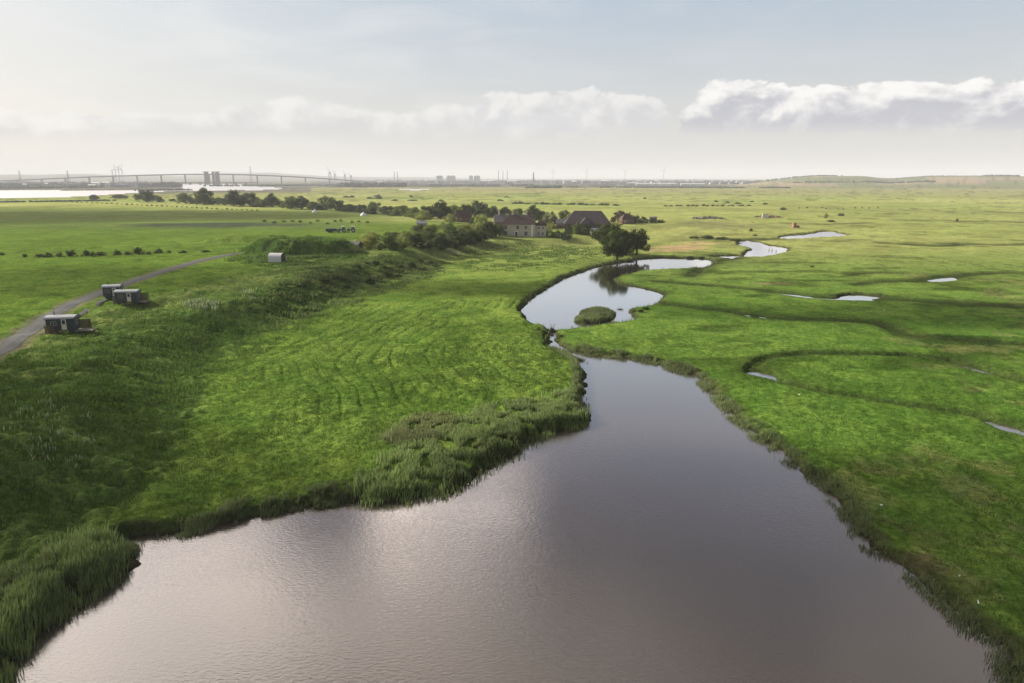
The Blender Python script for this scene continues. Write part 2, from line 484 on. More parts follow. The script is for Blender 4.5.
def dup(root, loc, rz=0, scale=None, label=None, group=None, cat=None):
    r_ = root.copy(); COL.objects.link(r_); r_.location = loc; r_.rotation_euler = (0, 0, rz)
    if scale: r_.scale = scale
    if label: r_['label'] = label
    if group: r_['group'] = group
    if cat: r_['category'] = cat
    for ch in list(root.children):
        c = ch.copy(); COL.objects.link(c); c.parent = r_
        for g_ in list(ch.children):
            d_ = g_.copy(); COL.objects.link(d_); d_.parent = c
    return r_

def npmesh(name, verts, faces_flat, nper, mat, attrs=None, smooth=False):
    me = bpy.data.meshes.new(name)
    nv = len(verts); nf = len(faces_flat) // nper
    me.vertices.add(nv); me.vertices.foreach_set('co', np.ascontiguousarray(verts, np.float32).ravel())
    me.loops.add(nf * nper); me.loops.foreach_set('vertex_index', np.ascontiguousarray(faces_flat, np.int32).ravel())
    me.polygons.add(nf); me.polygons.foreach_set('loop_start', np.arange(0, nf * nper, nper, dtype=np.int32))
    me.polygons.foreach_set('loop_total', np.full(nf, nper, np.int32))
    if smooth: me.polygons.foreach_set('use_smooth', np.ones(nf, bool))
    me.update(calc_edges=True)
    for k, (dom, typ, data) in (attrs or {}).items():
        a = me.attributes.new(k, typ, dom)
        a.data.foreach_set('color' if typ == 'FLOAT_COLOR' else 'value', np.ascontiguousarray(data, np.float32).ravel())
    me.materials.append(MATS[mat] if isinstance(mat, str) else mat)
    o = bpy.data.objects.new(name, me); COL.objects.link(o)
    return o

# ------------------------------------------------------------------ ground
def patch(px, py, wx, wy, x, y, z=1.0, soft=.35, seed=1, ns=8):
    cx, cy = flat(px, py, z)
    q = np.sqrt(((x - cx) / wx) ** 2 + ((y - cy) / wy) ** 2) + (fbm(x / ns, y / ns, seed, 3) - .5) * .8
    return 1 - sst(1 - soft, 1 + soft, q)

def build_ground():
    A = np.concatenate([np.linspace(-180, -43, 46)[:-1], np.arange(-43, 43.001, .064), np.linspace(43, 180, 46)[1:-1]])
    th = np.concatenate([np.linspace(80, 44, 12)[:-1], np.arange(44, .55, -.06)])
    r = H / np.tan(np.radians(th))
    r2 = [r[-1]]
    while r2[-1] < 30000: r2.append(r2[-1] * 1.045)
    r = np.concatenate([r, r2[1:]])
    nA, nR = len(A), len(r)
    AA, RR = np.meshgrid(np.radians(A), r)
    x = (RR * np.sin(AA)).ravel(); y = (RR * np.cos(AA)).ravel()
    F = fields(x, y)
    z = F['z'].copy(); d = F['d']; up = F['up']; rr = F['r']; az = F['az']; rd = F['road']; ll = F['left']
    land = sst(0.2, 1.6, d) * sst(2.0, 3.4, rd)
    # tussock relief, real geometry; stronger on the rough slope
    roughm = np.clip(sst(-2, 3, up) * (1 - sst(26, 45, up)) * (1 - sst(300, 400, y)) + F['mound'], 0, 1)
    t1 = fbm(x / 1.1, y / 1.1, 90, 3) - .5; t2 = fbm(x / 3.3, y / 3.3, 95, 3) - .5
    t3 = vn(x / .45, y / .45, 99) - .5
    nearf = 1 - sst(300, 900, rr)
    amp = .30 + .75 * roughm
    amp = amp * (1 + .5 * (1 - roughm) * (ll > 0))
    z = z + land * amp * (t1 * .75 * (1 - sst(110, 210, rr)) + t2 * .9 * (1 - sst(200, 380, rr)) + t3 * .18 * (1 - sst(60, 110, rr)))
    # combed mowing lines in the meadow, following the toe of the slope
    tw = -up
    wv = tw + (fbm(x / 22, y / 22, 130, 3) - .5) * 7
    mow = sst(2, 8, tw) * (1 - sst(46, 62, tw)) * sst(75, 95, y) * (1 - sst(165, 190, y)) * (x < 30)
    line = np.exp(-((np.mod(wv, 3.0) - 1.5) / .34) ** 2) * sst(.36, .62, fbm(x / 9, y / 9, 133, 2))
    z = z - mow * land * line * .17
    # ------- colours
    def C(c): return np.array(c)[None, :]
    n1 = fbm(x / 45, y / 45, 200, 4)[:, None]; n2 = fbm(x / 12, y / 12, 210, 4)[:, None]; n3 = fbm(x / 160, y / 160, 220, 3)[:, None]
    n4 = fbm(x / 3, y / 3, 215, 3)[:, None]
    right = C((.064, .136, .019)) * (1 - n1) + C((.150, .240, .044)) * n1
    leftc = C((.068, .135, .019)) * (1 - n2) + C((.170, .250, .046)) * n2
    c = right + (leftc - right) * sst(-2, 4, ll)[:, None]
    # rough slope
    n2c = np.clip((n2 - .5) * 1.7 + .5, 0, 1)
    rc = C((.034, .075, .013)) * (1 - n2c) + C((.095, .145, .040)) * n2c
    rc = rc * (.8 + .75 * n4)
    c = c + (rc - c) * (roughm * .85)[:, None]
    # yellower with distance (drier pasture)
    fm = sst(150, 420, y)[:, None] * .9
    dry = C((.225, .285, .070)) * (1 - n3) + C((.370, .370, .135)) * n3
    dry = dry * (0.8 + .4 * n2)
    c = c + (dry - c) * fm * (1 - .55 * (sst(5, 30, up) * (1 - sst(380, 480, y)))[:, None])
    c = c + (rc - c) * (F['mound'] * .9)[:, None]
    # plateau left of track
    pl = (sst(24, 45, up) * (x < -20) * (1 - sst(380, 470, y)) * (1 - F['mound']))[:, None]
    c = c + (C((.100, .165, .026)) * (.85 + .3 * n1) - c) * pl * .8
    crest = np.exp(-((up - 27) / 6.5) ** 2) * sst(.3, .6, fbm(x / 8, y / 8, 360, 3) + .12) * (y < 320) * (y > 90) * (x < 10)  # pale band painted along the embankment crest for its sunlit line
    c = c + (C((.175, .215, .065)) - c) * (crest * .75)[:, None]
    # green cropped field behind hedge line
    gf = (sst(335, 350, y + x * .06) * (1 - sst(540, 680, y + x * .2)) * (1 - sst(-110, -70, x)))[:, None]
    c = c + (C((.108, .155, .042)) * (.85 + .3 * n1) - c) * gf * .75
    # tan / brown far levels
    far = sst(1000, 1900, rr)[:, None]
    tan = C((.225, .250, .085)) * (1 - n3) + C((.29, .265, .120)) * n3
    c = c + (tan - c) * far * .85
    band = fbm(np.sin(np.radians(az)) * 3, np.log(rr) * 9, 260, 3)[:, None]
    c = c * np.where(rr > 700, 1, 0)[:, None] * (.72 + .56 * band) + c * np.where(rr > 700, 0, 1)[:, None]
    farg = sst(2100, 2600, rr)[:, None]
    city = C((.10, .105, .09)) * (.6 + .8 * fbm(x / 120, y / 60, 270, 3)[:, None])
    c = c + (city * (.45 + 1.1 * (vn(x / 35, y / 90, 272)[:, None] > .72)) - c) * farg * (1 - sst(15, 19, az))[:, None]
    hill = np.where(fbm(x / 260, y / 260, 280, 3)[:, None] > .5, C((.30, .235, .15)), C((.15, .17, .075)))
    c = c + (hill - c) * farg * sst(15, 19, az)[:, None]
    # land on far side of river at left
    lb = (sst(-1100, -900, -rr) * 0 + sst(1500, 1700, rr) * (az < -16))[:, None]
    c = c + (C((.125, .12, .09)) * (.6 + .8 * fbm(x / 90, y / 50, 271, 3)[:, None]) - c) * lb
    # patches
    def pp(col, m):
        nonlocal c
        c = c + (C(col) - c) * np.clip(m, 0, 1)[:, None]
    pp((.42, .30, .16), patch(683, 247.5, 12, 11, x, y, .3, .2, 301, 5) * (d > 1.5))
    pp((.42, .30, .16), patch(700, 243, 9, 6, x, y, .3, .2, 302, 5) * (d > 1.5))
    pp((.42, .30, .16), patch(663, 250.5, 9, 5, x, y, .3, .2, 303, 5) * (d > 1.5))
    pp((.055, .072, .048), patch(216, 231.5, 52, 24, x, y, 2, .25, 305, 20) * .9)
    pp((.12, .11, .055), patch(418, 436, 5, 4, x, y, .5, .5, 306, 3) * .6)
    pp((.22, .17, .10), patch(775, 283, 6, 2, x, y, .5, .5, 307, 3) * .8)
    pp((.13, .105, .06), patch(924, 563, 1.6, 1.8, x, y, .3, .5, 308, 1.5) * .8)
    pp((.11, .08, .045), patch(690, 378, 3, 8, x, y, .3, .5, 309, 3) * .5)
    pp((.20, .20, .09), patch(730, 226, 45, 30, x, y, .3, .4, 310, 12) * .6)
    pp((.27, .19, .11), patch(545, 190, 300, 160, x, y, .3, .5, 311, 120) * .5)
    pp((.25, .27, .15), patch(423, 249, 14, 7, x, y, 3, .4, 312, 4) * .8)
    # bands of darker rushes on marsh hollows
    rush = sst(.60, .72, fbm(x / 22, y / 9, 320, 4)) * (ll < 0) * sst(90, 130, rr)
    c = c * (1 - .45 * rush[:, None])
    st = sst(.52, .70, fbm(x / 6, y / 6, 340, 4)) * sst(.45, .6, fbm(x / 50, y / 50, 345, 3)) * (ll < 1)
    c = c + (C((.185, .185, .075)) - c) * (st * .5)[:, None]
    st2 = sst(.56, .70, fbm(x / 3.2, y / 3.2, 350, 3))
    c = c * (1 - .28 * st2[:, None] * (rr < 320)[:, None])
    # creeks, banks
    mud = C((.040, .036, .022)) * (.7 + .6 * n4)
    c = c + (C((.028, .038, .013)) - c) * (F['creek'] * .88 * (ll < 3))[:, None]
    bankw = np.where(ll > -1, 1.5, 1.5) + 1.1 * (fbm(x / 2.5, y / 2.5, 330, 3) - .3)
    bm_ = (1 - sst(bankw * .45, bankw * 1.25, d))[:, None]
    veg = C((.036, .050, .018))
    c = c + ((mud * .5 + veg * .5) - c) * bm_ * .85
    c = np.where((d < .25)[:, None], mud, c)
    # verge near road
    vg = (1 - sst(2.2, 3.2, rd + (n4[:, 0] - .5) * 1.2))[:, None]
    c = c + (C((.14, .13, .09)) - c) * vg * .7
    grassy = np.clip(land * (1 - sst(500, 1200, rr)), 0, 1)
    P = np.stack([x, y, z], 1)
    # centre cap
    P = np.vstack([P, [[0, 0, float(z[0])]]])
    c = np.vstack([c, c[:1]]); grassy = np.append(grassy, 1)
    i = np.arange(nR - 1)[:, None] * nA; j = np.arange(nA)[None, :]; jn = (j + 1) % nA
    q = np.stack([i + j, i + jn, i + nA + jn, i + nA + j], -1).reshape(-1, 4)[:, ::-1]
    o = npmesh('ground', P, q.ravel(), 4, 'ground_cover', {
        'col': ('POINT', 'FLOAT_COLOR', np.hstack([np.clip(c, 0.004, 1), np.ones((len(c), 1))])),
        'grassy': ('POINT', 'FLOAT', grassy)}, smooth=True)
    tag(o, kind='structure')
    return o
build_ground()

def disc(name, r, z, mat, seg=96):
    vs = [(0, 0, z)]; fs = []
    rs = [40, 150, 600, r]
    for k, q in enumerate(rs):
        for i in range(seg):
            t = 2 * math.pi * i / seg; vs.append((q * math.cos(t), q * math.sin(t), z))
    for i in range(seg): fs.append((0, 1 + i, 1 + (i + 1) % seg))
    for k in range(len(rs) - 1):
        for i in range(seg):
            a = 1 + k * seg; b_ = a + seg
            fs.append((a + i, b_ + i, b_ + (i + 1) % seg, a + (i + 1) % seg))
    me = bpy.data.meshes.new(name); me.from_pydata(vs, [], fs); me.update(); me.materials.append(MATS[mat])
    if me.polygons[0].normal.z < 0: me.flip_normals()
    o = bpy.data.objects.new(name, me); COL.objects.link(o)
    return o
tag(disc('water', 5200, WL, 'river_water'), kind='structure')

# ------------------------------------------------------------------ road
def road_strip(name, line, w, mat, lift=.10):
    P = np.array(line)
    # resample
    seg = np.hypot(*np.diff(P, axis=0).T); s = np.concatenate([[0], np.cumsum(seg)])
    t = np.arange(0, s[-1], .8)
    X = np.interp(t, s, P[:, 0]); Y = np.interp(t, s, P[:, 1])
    dx = np.gradient(X); dy = np.gradient(Y); L = np.hypot(dx, dy); nx, ny = -dy / L, dx / L
    cols = np.linspace(-1, 1, 9); vs = []
    e1 = 1 + .22 * (fbm(X / 2, Y / 2, 5, 3) - .5); e2 = 1 + .22 * (fbm(X / 2, Y / 2, 6, 3) - .5)
    grid = []
    for k in cols:
        ww = w / 2 * np.where(k < 0, e1, e2) * k
        gx, gy = X + nx * ww, Y + ny * ww
        gz = fields(gx, gy)['z'] + lift - .06 * abs(k) ** 3 - .04 * (abs(abs(k) - .5) < .13)
        grid.append(np.stack([gx, gy, gz], 1))
    G = np.stack(grid, 1); n, m, _ = G.shape
    i = np.arange(n - 1)[:, None] * m; j = np.arange(m - 1)[None, :]
    q = np.stack([i + j, i + j + 1, i + m + j + 1, i + m + j], -1).reshape(-1)
    o = npmesh(name, G.reshape(-1, 3), q, 4, mat, smooth=True)
    return tag(o, kind='structure')
road_strip('dirt_road', ROAD, 2.9, 'road_gravel')
pth = smooth_poly([at(px, py)[:2] for px, py in [(58,326),(72,318),(86,311),(98,304),(108,298),(114,295)]], False, 2)
road_strip('footpath', pth, 1.0, 'road_gravel', .16)

# ------------------------------------------------------------------ blades (reeds, sedge, grass)
def blades(name, X, Y, Z, h, wd, lean, mat, tint, label=None, cat=None, group=None, segs=3):
    n = len(X)
    th = rng.uniform(0, 2 * np.pi, n); la = rng.normal(.9, 1.5, n)
    lx = np.cos(la) * lean * h; ly = np.sin(la) * lean * h
    wx = np.cos(th) * wd / 2; wy = np.sin(th) * wd / 2
    V = np.empty((n, 5, 3), np.float32)
    V[:, 0] = np.stack([X - wx, Y - wy, Z - .1], 1); V[:, 1] = np.stack([X + wx, Y + wy, Z - .1], 1)
    mx, my, mz = X + lx * .3, Y + ly * .3, Z + h * .55
    V[:, 2] = np.stack([mx + wx * .8, my + wy * .8, mz], 1); V[:, 3] = np.stack([mx - wx * .8, my - wy * .8, mz], 1)
    V[:, 4] = np.stack([X + lx, Y + ly, Z + h * (1 - .3 * lean)], 1)
    b0 = (np.arange(n) * 5)[:, None]
    f = np.concatenate([b0 + [0, 1, 2], b0 + [0, 2, 3], b0 + [3, 2, 4]], 1).ravel()
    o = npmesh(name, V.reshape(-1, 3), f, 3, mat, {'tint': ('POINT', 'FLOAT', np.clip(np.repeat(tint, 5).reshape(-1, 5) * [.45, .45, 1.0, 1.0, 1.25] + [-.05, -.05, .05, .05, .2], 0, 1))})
    return tag(o, label, cat, group, 'stuff')

def scatter_px(n, x0, x1, y0, y1, z=0.):
    """world points inside the quad seen between those pixels"""
    a = [flat(x0, y0, z), flat(x1, y0, z), flat(x1, y1, z), flat(x0, y1, z)]
    xs = [p[0] for p in a]; ys = [p[1] for p in a]
    X = rng.uniform(min(xs), max(xs), n); Y = rng.uniform(min(ys), max(ys), n)
    return X, Y

def polypts(n, pts, z=0., fade=1.5):
    P = [flat(px, py, z) for px, py in pts]
    xs = [p[0] for p in P]; ys = [p[1] for p in P]
    X = rng.uniform(min(xs), max(xs), n); Y = rng.uniform(min(ys), max(ys), n)
    dd, ins, _ = seg_dist(X, Y, P)
    ins &= dd > fade * rng.uniform(0, 1, n) * (.3 + 1.4 * fbm(X / 5, Y / 5, 71, 2))
    return X[ins], Y[ins]

def make_reeds(name, n, pts, h0, h1, wd, mat, label, dmin=-1.2, dens_seed=400, thr=.3, lean=.22, cat='reeds', dmax=1e9, zc=0.0, fade=1.5):
    X, Y = polypts(n, pts, zc, fade)
    F = fields(X, Y)
    dn = fbm(X / 1.6, Y / 1.6, dens_seed, 3); big = fbm(X / 6, Y / 6, dens_seed + 3, 2)
    k = (F['d'] > dmin + rng.uniform(0, .8, len(X))) & (F['d'] < dmax) & (dn > thr)
    X, Y = X[k], Y[k]; Z = np.maximum(F['z'][k], WL - .1); dn = dn[k]; big = big[k]; d = F['d'][k]
    h = (h0 + (h1 - h0) * (.35 + .3 * big + .35 * rng.uniform(0, 1, len(X)))) * rng.uniform(.75, 1.15, len(X)) * (.8 + .25 * sst(thr, .7, dn)) * (.75 + .25 * sst(-1.5, 1.0, d)) * (1 - .5 * sst(4, 13, d))
    tint = np.clip(.5 + (big - .5) * 1.1 + rng.normal(0, .2, len(X)), 0, 1)
    return blades(name, X, Y, Z, h, wd * rng.uniform(.6, 1.3, len(X)), lean * rng.uniform(.3, 1.6, len(X)), mat, tint, label, cat)

def grass_field(name, n, pts, h0, h1, wd, mat, label, zc=1.0, thr=.42, sc=1.3, cat='grass', lean=.6, seed=500, dmin=1.0, col=None, far=None):
    X, Y = polypts(n, pts, zc, 9 if far else 2.5)
    dn = fbm(X / sc, Y / sc, seed, 3)
    k = dn > thr; X, Y, dn = X[k], Y[k], dn[k]
    F = fields(X, Y); k = (F['d'] > dmin) & (F['road'] > 3.2)
    X, Y, dn = X[k], Y[k], dn[k]; kk = rng.uniform(0, 1, len(X)) > (0 if far else 1) * sst(95, 190, np.hypot(X, Y)) * .92; F['z'] = F['z'][k][kk]; k = slice(None)
    X, Y, dn = X[kk], Y[kk], dn[kk]
    h = (h0 + (h1 - h0) * rng.uniform(0, 1, len(X))) * (.5 + dn)
    big = fbm(X / 9, Y / 9, seed + 5, 2)
    tint = np.clip(.5 + (big - .5) * 1.0 + rng.normal(0, .22, len(X)), 0, 1)
    return blades(name, X, Y, F['z'][k] + .02, h, wd * rng.uniform(.7, 1.4, len(X)), lean * rng.uniform(.4, 1.5, len(X)), mat, tint, label, cat)

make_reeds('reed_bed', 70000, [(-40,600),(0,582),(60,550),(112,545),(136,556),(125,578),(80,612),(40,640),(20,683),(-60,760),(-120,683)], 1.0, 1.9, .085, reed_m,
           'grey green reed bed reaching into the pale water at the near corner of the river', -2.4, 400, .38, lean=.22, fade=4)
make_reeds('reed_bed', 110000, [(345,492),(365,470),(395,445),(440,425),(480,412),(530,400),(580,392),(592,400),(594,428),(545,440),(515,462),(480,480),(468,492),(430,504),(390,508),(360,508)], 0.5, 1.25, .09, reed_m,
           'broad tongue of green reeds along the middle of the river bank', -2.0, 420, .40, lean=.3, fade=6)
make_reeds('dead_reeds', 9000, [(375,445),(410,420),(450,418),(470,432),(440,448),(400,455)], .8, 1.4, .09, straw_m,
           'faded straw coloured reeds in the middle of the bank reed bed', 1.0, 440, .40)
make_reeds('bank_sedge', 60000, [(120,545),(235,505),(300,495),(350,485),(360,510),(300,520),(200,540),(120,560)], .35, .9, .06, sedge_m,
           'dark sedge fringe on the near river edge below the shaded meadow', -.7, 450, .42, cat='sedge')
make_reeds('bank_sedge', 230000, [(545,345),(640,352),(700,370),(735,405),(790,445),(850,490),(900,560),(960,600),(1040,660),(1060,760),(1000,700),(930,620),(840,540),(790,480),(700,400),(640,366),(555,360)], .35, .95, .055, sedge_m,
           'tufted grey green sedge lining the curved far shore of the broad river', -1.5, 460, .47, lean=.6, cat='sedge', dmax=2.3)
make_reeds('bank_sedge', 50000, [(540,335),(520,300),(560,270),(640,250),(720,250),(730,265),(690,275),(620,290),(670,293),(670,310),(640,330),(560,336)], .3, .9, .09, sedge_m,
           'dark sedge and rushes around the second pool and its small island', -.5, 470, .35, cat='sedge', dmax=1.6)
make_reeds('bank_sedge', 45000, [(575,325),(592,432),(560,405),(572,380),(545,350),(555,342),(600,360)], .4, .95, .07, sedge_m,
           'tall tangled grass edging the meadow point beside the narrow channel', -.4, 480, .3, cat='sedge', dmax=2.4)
grass_field('rough_grass', 60000, [(222,262),(240,248),(270,238),(345,238),(372,256),(330,264),(280,268)], .4, 1.0, .22, rough_m,
            'dark rough grass and brambles covering the old fort mound', 6, .40, 3, 'rough grass', .5, 525, far=1e6)
grass_field('rough_grass', 70000, [(250,300),(300,275),(380,262),(450,255),(450,266),(400,282),(330,305),(270,325)], .3, .9, .2, tussock_m,
            'mottled rough grass between the bushes of the embankment slope', 3, .46, 3, 'rough grass', .5, 527, far=1e6)
grass_field('rough_grass', 26000, [(452,266),(462,246),(520,243),(612,245),(612,256),(560,266),(480,272)], .2, .5, .2, rough_m,
            'band of coarse darker grass on the low bank before the farmhouse', 1.5, .42, 5, 'rough grass', .5, 529, far=1e6)
make_reeds('island_reeds', 14000, [(570,324),(574,308),(600,304),(620,308),(620,324)], .45, .9, .1, sedge_m,
           'green reeds covering the little island in the second pool', -.1, 490, .25)

LM = [(-150,700),(-60,600),(130,550),(350,490),(440,420),(580,390),(570,350),(540,325),(430,285),(310,318),(240,342),(150,330),(60,345),(-160,400)]
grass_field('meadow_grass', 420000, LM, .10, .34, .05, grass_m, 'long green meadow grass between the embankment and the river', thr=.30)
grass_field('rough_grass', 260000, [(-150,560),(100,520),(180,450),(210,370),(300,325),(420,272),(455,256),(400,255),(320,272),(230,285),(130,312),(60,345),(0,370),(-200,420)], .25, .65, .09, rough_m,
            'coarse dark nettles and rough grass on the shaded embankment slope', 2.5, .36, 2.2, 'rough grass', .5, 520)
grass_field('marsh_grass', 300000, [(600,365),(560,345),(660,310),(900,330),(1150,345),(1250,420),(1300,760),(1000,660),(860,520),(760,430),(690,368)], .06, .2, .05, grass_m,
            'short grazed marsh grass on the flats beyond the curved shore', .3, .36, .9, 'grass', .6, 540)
grass_field('umbel_flowers', 5200, [(178,313),(186,307),(205,305),(225,309),(220,314),(200,315)], .5, .9, .16, flower_m,
            'cluster of pale umbel flowers on the slope right of the huts', 4, .42, 1.5, 'wild flowers', .3, 560)
grass_field('umbel_flowers', 3500, [(240,300),(262,296),(270,306),(255,311),(238,308)], .4, .9, .15, flower_m,
            'scattered pale umbels lower on the slope below the fort mound', 3, .5, 1.5, 'wild flowers', .3, 570)
grass_field('umbel_flowers', 3500, [(0,415),(60,400),(100,425),(120,470),(40,480),(0,460)], .35, .7, .12, flower_m,
            'sparse pale flower heads on the darkest left part of the slope', 3, .62, 1.6, 'wild flowers', .3, 580)

# ------------------------------------------------------------------ trees
def crown_mesh(name, lobes, nleaf, size, seed, mat):
    """lobes: (cx,cy,cz,rx,ry,rz). leaf clumps spread through and over the lobes"""
    g = np.random.default_rng(seed)
    L = np.array(lobes); vol = (L[:, 3] * L[:, 4] * L[:, 5]) ** .67; pr = vol / vol.sum()
    k = g.choice(len(L), nleaf, p=pr)
    dirn = g.normal(size=(nleaf, 3)); dirn /= np.linalg.norm(dirn, axis=1)[:, None]
    # clumpy lumps in direction space
    lump = .80 + .34 * vn(dirn[:, 0] * 3.1 + k * 7.7 + 50, dirn[:, 1] * 3.1 + dirn[:, 2] * 2.7 + 50, seed)
    rad = lump * (1 - .45 * g.uniform(0, 1, nleaf) ** 2.2)
    P = L[k, :3] + dirn * L[k, 3:] * rad[:, None]
    keep = vn(P[:, 0] * 1.4 / size * .35 + 90, (P[:, 1] + P[:, 2]) * 1.4 / size * .35 + 90, seed + 5) > .22
    P = P[keep]; dirn = dirn[keep]; k = k[keep]; n = len(P)
    nrm = dirn * 1.5 + g.normal(size=(n, 3)) * .38; nrm[:, 2] += .15
    nrm /= np.linalg.norm(nrm, axis=1)[:, None]
    t = np.cross(nrm, g.normal(size=(n, 3))); t /= np.linalg.norm(t, axis=1)[:, None]
    b = np.cross(nrm, t); s = (size * g.uniform(.55, 1.25, n))[:, None]
    V = np.stack([P - t * s * .55, P - b * s * .32 + t * s * .05, P + t * s * .6, P + b * s * .36], 1)
    tint = np.repeat(np.clip(g.normal(.5, .2, n) + (vn(k * 3.3, k * 1.7, 4) - .5) * .5, 0, 1), 4)
    me_o = npmesh(name, V.reshape(-1, 3), np.arange(n * 4), 4, mat, {'tint': ('POINT', 'FLOAT', tint)})
    return me_o

def lobe_set(g, n, w, h, base, squash=1.0):
    out = [(0, 0, base + (h - base) * .42, w * .33, w * .33, (h - base) * .45)]
    for i in range(n):
        f = (i + g.random()) / n                          # from low skirt to top
        a = i * 2.4 + g.uniform(-.8, .8); s = w * .5 * g.uniform(.22, .50) * (1 - .2 * f)
        reach = math.sqrt(max(0, 1 - (max(0, f - .3) / .8) ** 2)) * g.uniform(.7, 1.15)
        rr = max(0, w * .5 * reach - s * .8); zz = base + s * squash * .6 + (h - base - s * 1.5 * squash) * f * g.uniform(.85, 1.08)
        out.append((rr * math.cos(a), rr * math.sin(a), zz, s, s, s * squash))
    return out

def trunk_mesh(g, h, base, w, r0, nl=5):
    m = MB(); p = [(0, 0, -.4), (g.uniform(-.1, .1), 0, base * .6), (g.uniform(-.2, .2), g.uniform(-.2, .2), base + (h - base) * .35), (g.uniform(-.3, .3), g.uniform(-.3, .3), h * .8)]
    m.path(p, [r0 * 1.25, r0, r0 * .65, r0 * .18])
    for i in range(nl):
        a = 2 * math.pi * i / nl + g.uniform(-.4, .4); s = g.uniform(.35, .42) * w; z0 = base * g.uniform(.75, 1.2)
        m.path([(0, 0, z0), (math.cos(a) * s * .5, math.sin(a) * s * .5, z0 + (h - base) * .2), (math.cos(a) * s, math.sin(a) * s, z0 + (h - base) * .45)], [r0 * .5, r0 * .3, r0 * .08], 5)
    return m

PROTO = {}
def proto_tree(key, style, h, w, base, nlobes, nleaf, size, seed, squash, shrub=False):
    g = random.Random(seed)
    t = thing('shrub' if shrub else 'tree', 'x', 'shrub' if shrub else 'tree')
    c = crown_mesh('foliage' if shrub else 'crown', lobe_set(g, nlobes, w, h, base, squash), nleaf, size, seed, LEAF[style]); c.parent = t
    tr = trunk_mesh(g, h, base, w, .05 * h * (.5 if shrub else .6), 5).build('stem' if shrub else 'trunk', 'bark', t)
    t['_used'] = 0
    PROTO[key] = (t, w, h)
for s_ in 'DMLCP':
    for v_ in range(3 if s_ in 'DML' else 1):
        proto_tree(('tree', s_, v_), s_, 9.0, 10.0, .35, 17, 4200, .55, 100 + v_ * 13 + ord(s_), .85)
        proto_tree(('shrub', s_, v_), s_, 3.0, 4.0, -.25, 9, 1200, .34, 300 + v_ * 13 + ord(s_), .8, True)

NUM = ['first','second','third','fourth','fifth','sixth','seventh','eighth','ninth','tenth','eleventh','twelfth','thirteenth','fourteenth','fifteenth',
       'sixteenth','seventeenth','eighteenth','nineteenth','twentieth']
TENS = {2: 'twenty', 3: 'thirty', 4: 'forty', 5: 'fifty', 6: 'sixty'}
TENTH = {3: 'thirtieth', 4: 'fortieth', 5: 'fiftieth', 6: 'sixtieth'}
def ordn(i):                       # 0-based
    if i < 20: return NUM[i]
    t, u = divmod(i + 1, 10)
    return TENTH[t] if u == 0 else TENS[t] + '-' + NUM[u - 1]
DESC = {'D': 'dark', 'M': 'greener', 'L': 'pale', 'C': 'coppery', 'P': 'silvery'}

def plant(kind, style, px, py, hpx, wpx, label, group, cat=None):
    x, y, z = at(px, py)
    k = ppm(x, y, z)
    v = random.randrange(3) if style in 'DML' else 0
    root, w, h = PROTO[(kind, style, v)]
    sx = wpx / k / w; sz = hpx / k / h
    loc = (x, y, z - .05); rz = random.uniform(0, 6.28); sc = (sx, sx * random.uniform(.85, 1.1), sz)
    if not root['_used']:
        root['_used'] = 1; root.location = loc; root.rotation_euler = (0, 0, rz); root.scale = sc
        tag(root, label, cat or root['category'], group); return root
    o = dup(root, loc, rz, sc, label, group, cat)
    if group is None and 'group' in o: del o['group']
    return o

def row(items, kind, where, group, noun=None, cat=None, wk=1.0, hv=0.0):
    items = sorted(items, key=lambda i: i[0])
    for i, it in enumerate(items):
        px, py, h, w = it[:4]; st = it[4] if len(it) > 4 else random.choice('DDM')
        n = noun or kind
        h *= 1 + random.uniform(-hv, hv); w *= wk * (1 + random.uniform(-hv, hv))
        plant(kind, st, px, py, h, w, f'{DESC[st]} {n}, {ordn(i)} from the left {where}', group, cat)

row([(94,200,6,10,'D'),(119,198.5,5,15,'D'),(147,202,13,20,'D'),(160,202,7,8,'M'),(173,201.5,3,8,'D'),(186,203.5,12,18,'M'),(205,205,17,21,'D'),(221,204,7,14,'M'),
     (234,206,16,20,'D'),(250,206,15,20,'D'),(262,207,9,14,'M'),(272,207,12,17,'D'),(290,209,12,16,'M'),(302,209,12,15,'D'),(313,210,9,13,'M'),(327,210,14,18,'M'),
     (338,211,11,17,'D'),(350,212,10,17,'D'),(362,213,10,15,'D'),(375,214,12,17,'M'),(388,215,11,18,'D'),(400,216,12,17,'M'),(413,218,13,20,'M'),(427,219,15,20,'D'),
     (441,219,16,19,'D'),(453,219,14,17,'M'),(466,218,15,18,'D'),(478,217,15,20,'D'),(492,218,15,19,'D'),(505,217,12,17,'D'),(517,218,11,13,'M'),(533,220,13,19,'D')],
    'tree', 'in the long tree belt', 'trees in the long belt behind the fields', 'rounded tree', wk=1.22, hv=.16)
row([(282,207,7,12,'D'),(320,210,6,12,'D'),(345,211,6,14,'M'),(370,214,6,14,'D'),(394,216,6,14,'D'),(408,217,6,14,'M'),(420,220,6,14,'M'),(255,207,6,13,'D'),(212,205,6,12,'D'),(195,204,5,12,'D')],
    'shrub', 'among the low bushes under the tree belt', 'bushes under the tree belt', 'bush')
row([(368,248,14,24,'L'),(379,250,8,11,'M'),(390,250,14,20,'M'),(403,249,15,20,'L'),(416,247,13,19,'D'),(428,249,9,16,'M'),(441,249,13,22,'D'),(456,248,15,25,'D'),(470,244,14,24,'D'),(479,242,12,18,'D')],
    'tree', 'in the front row of willow scrub', 'willow scrub front row', 'bushy willow', wk=1.12, hv=.1)
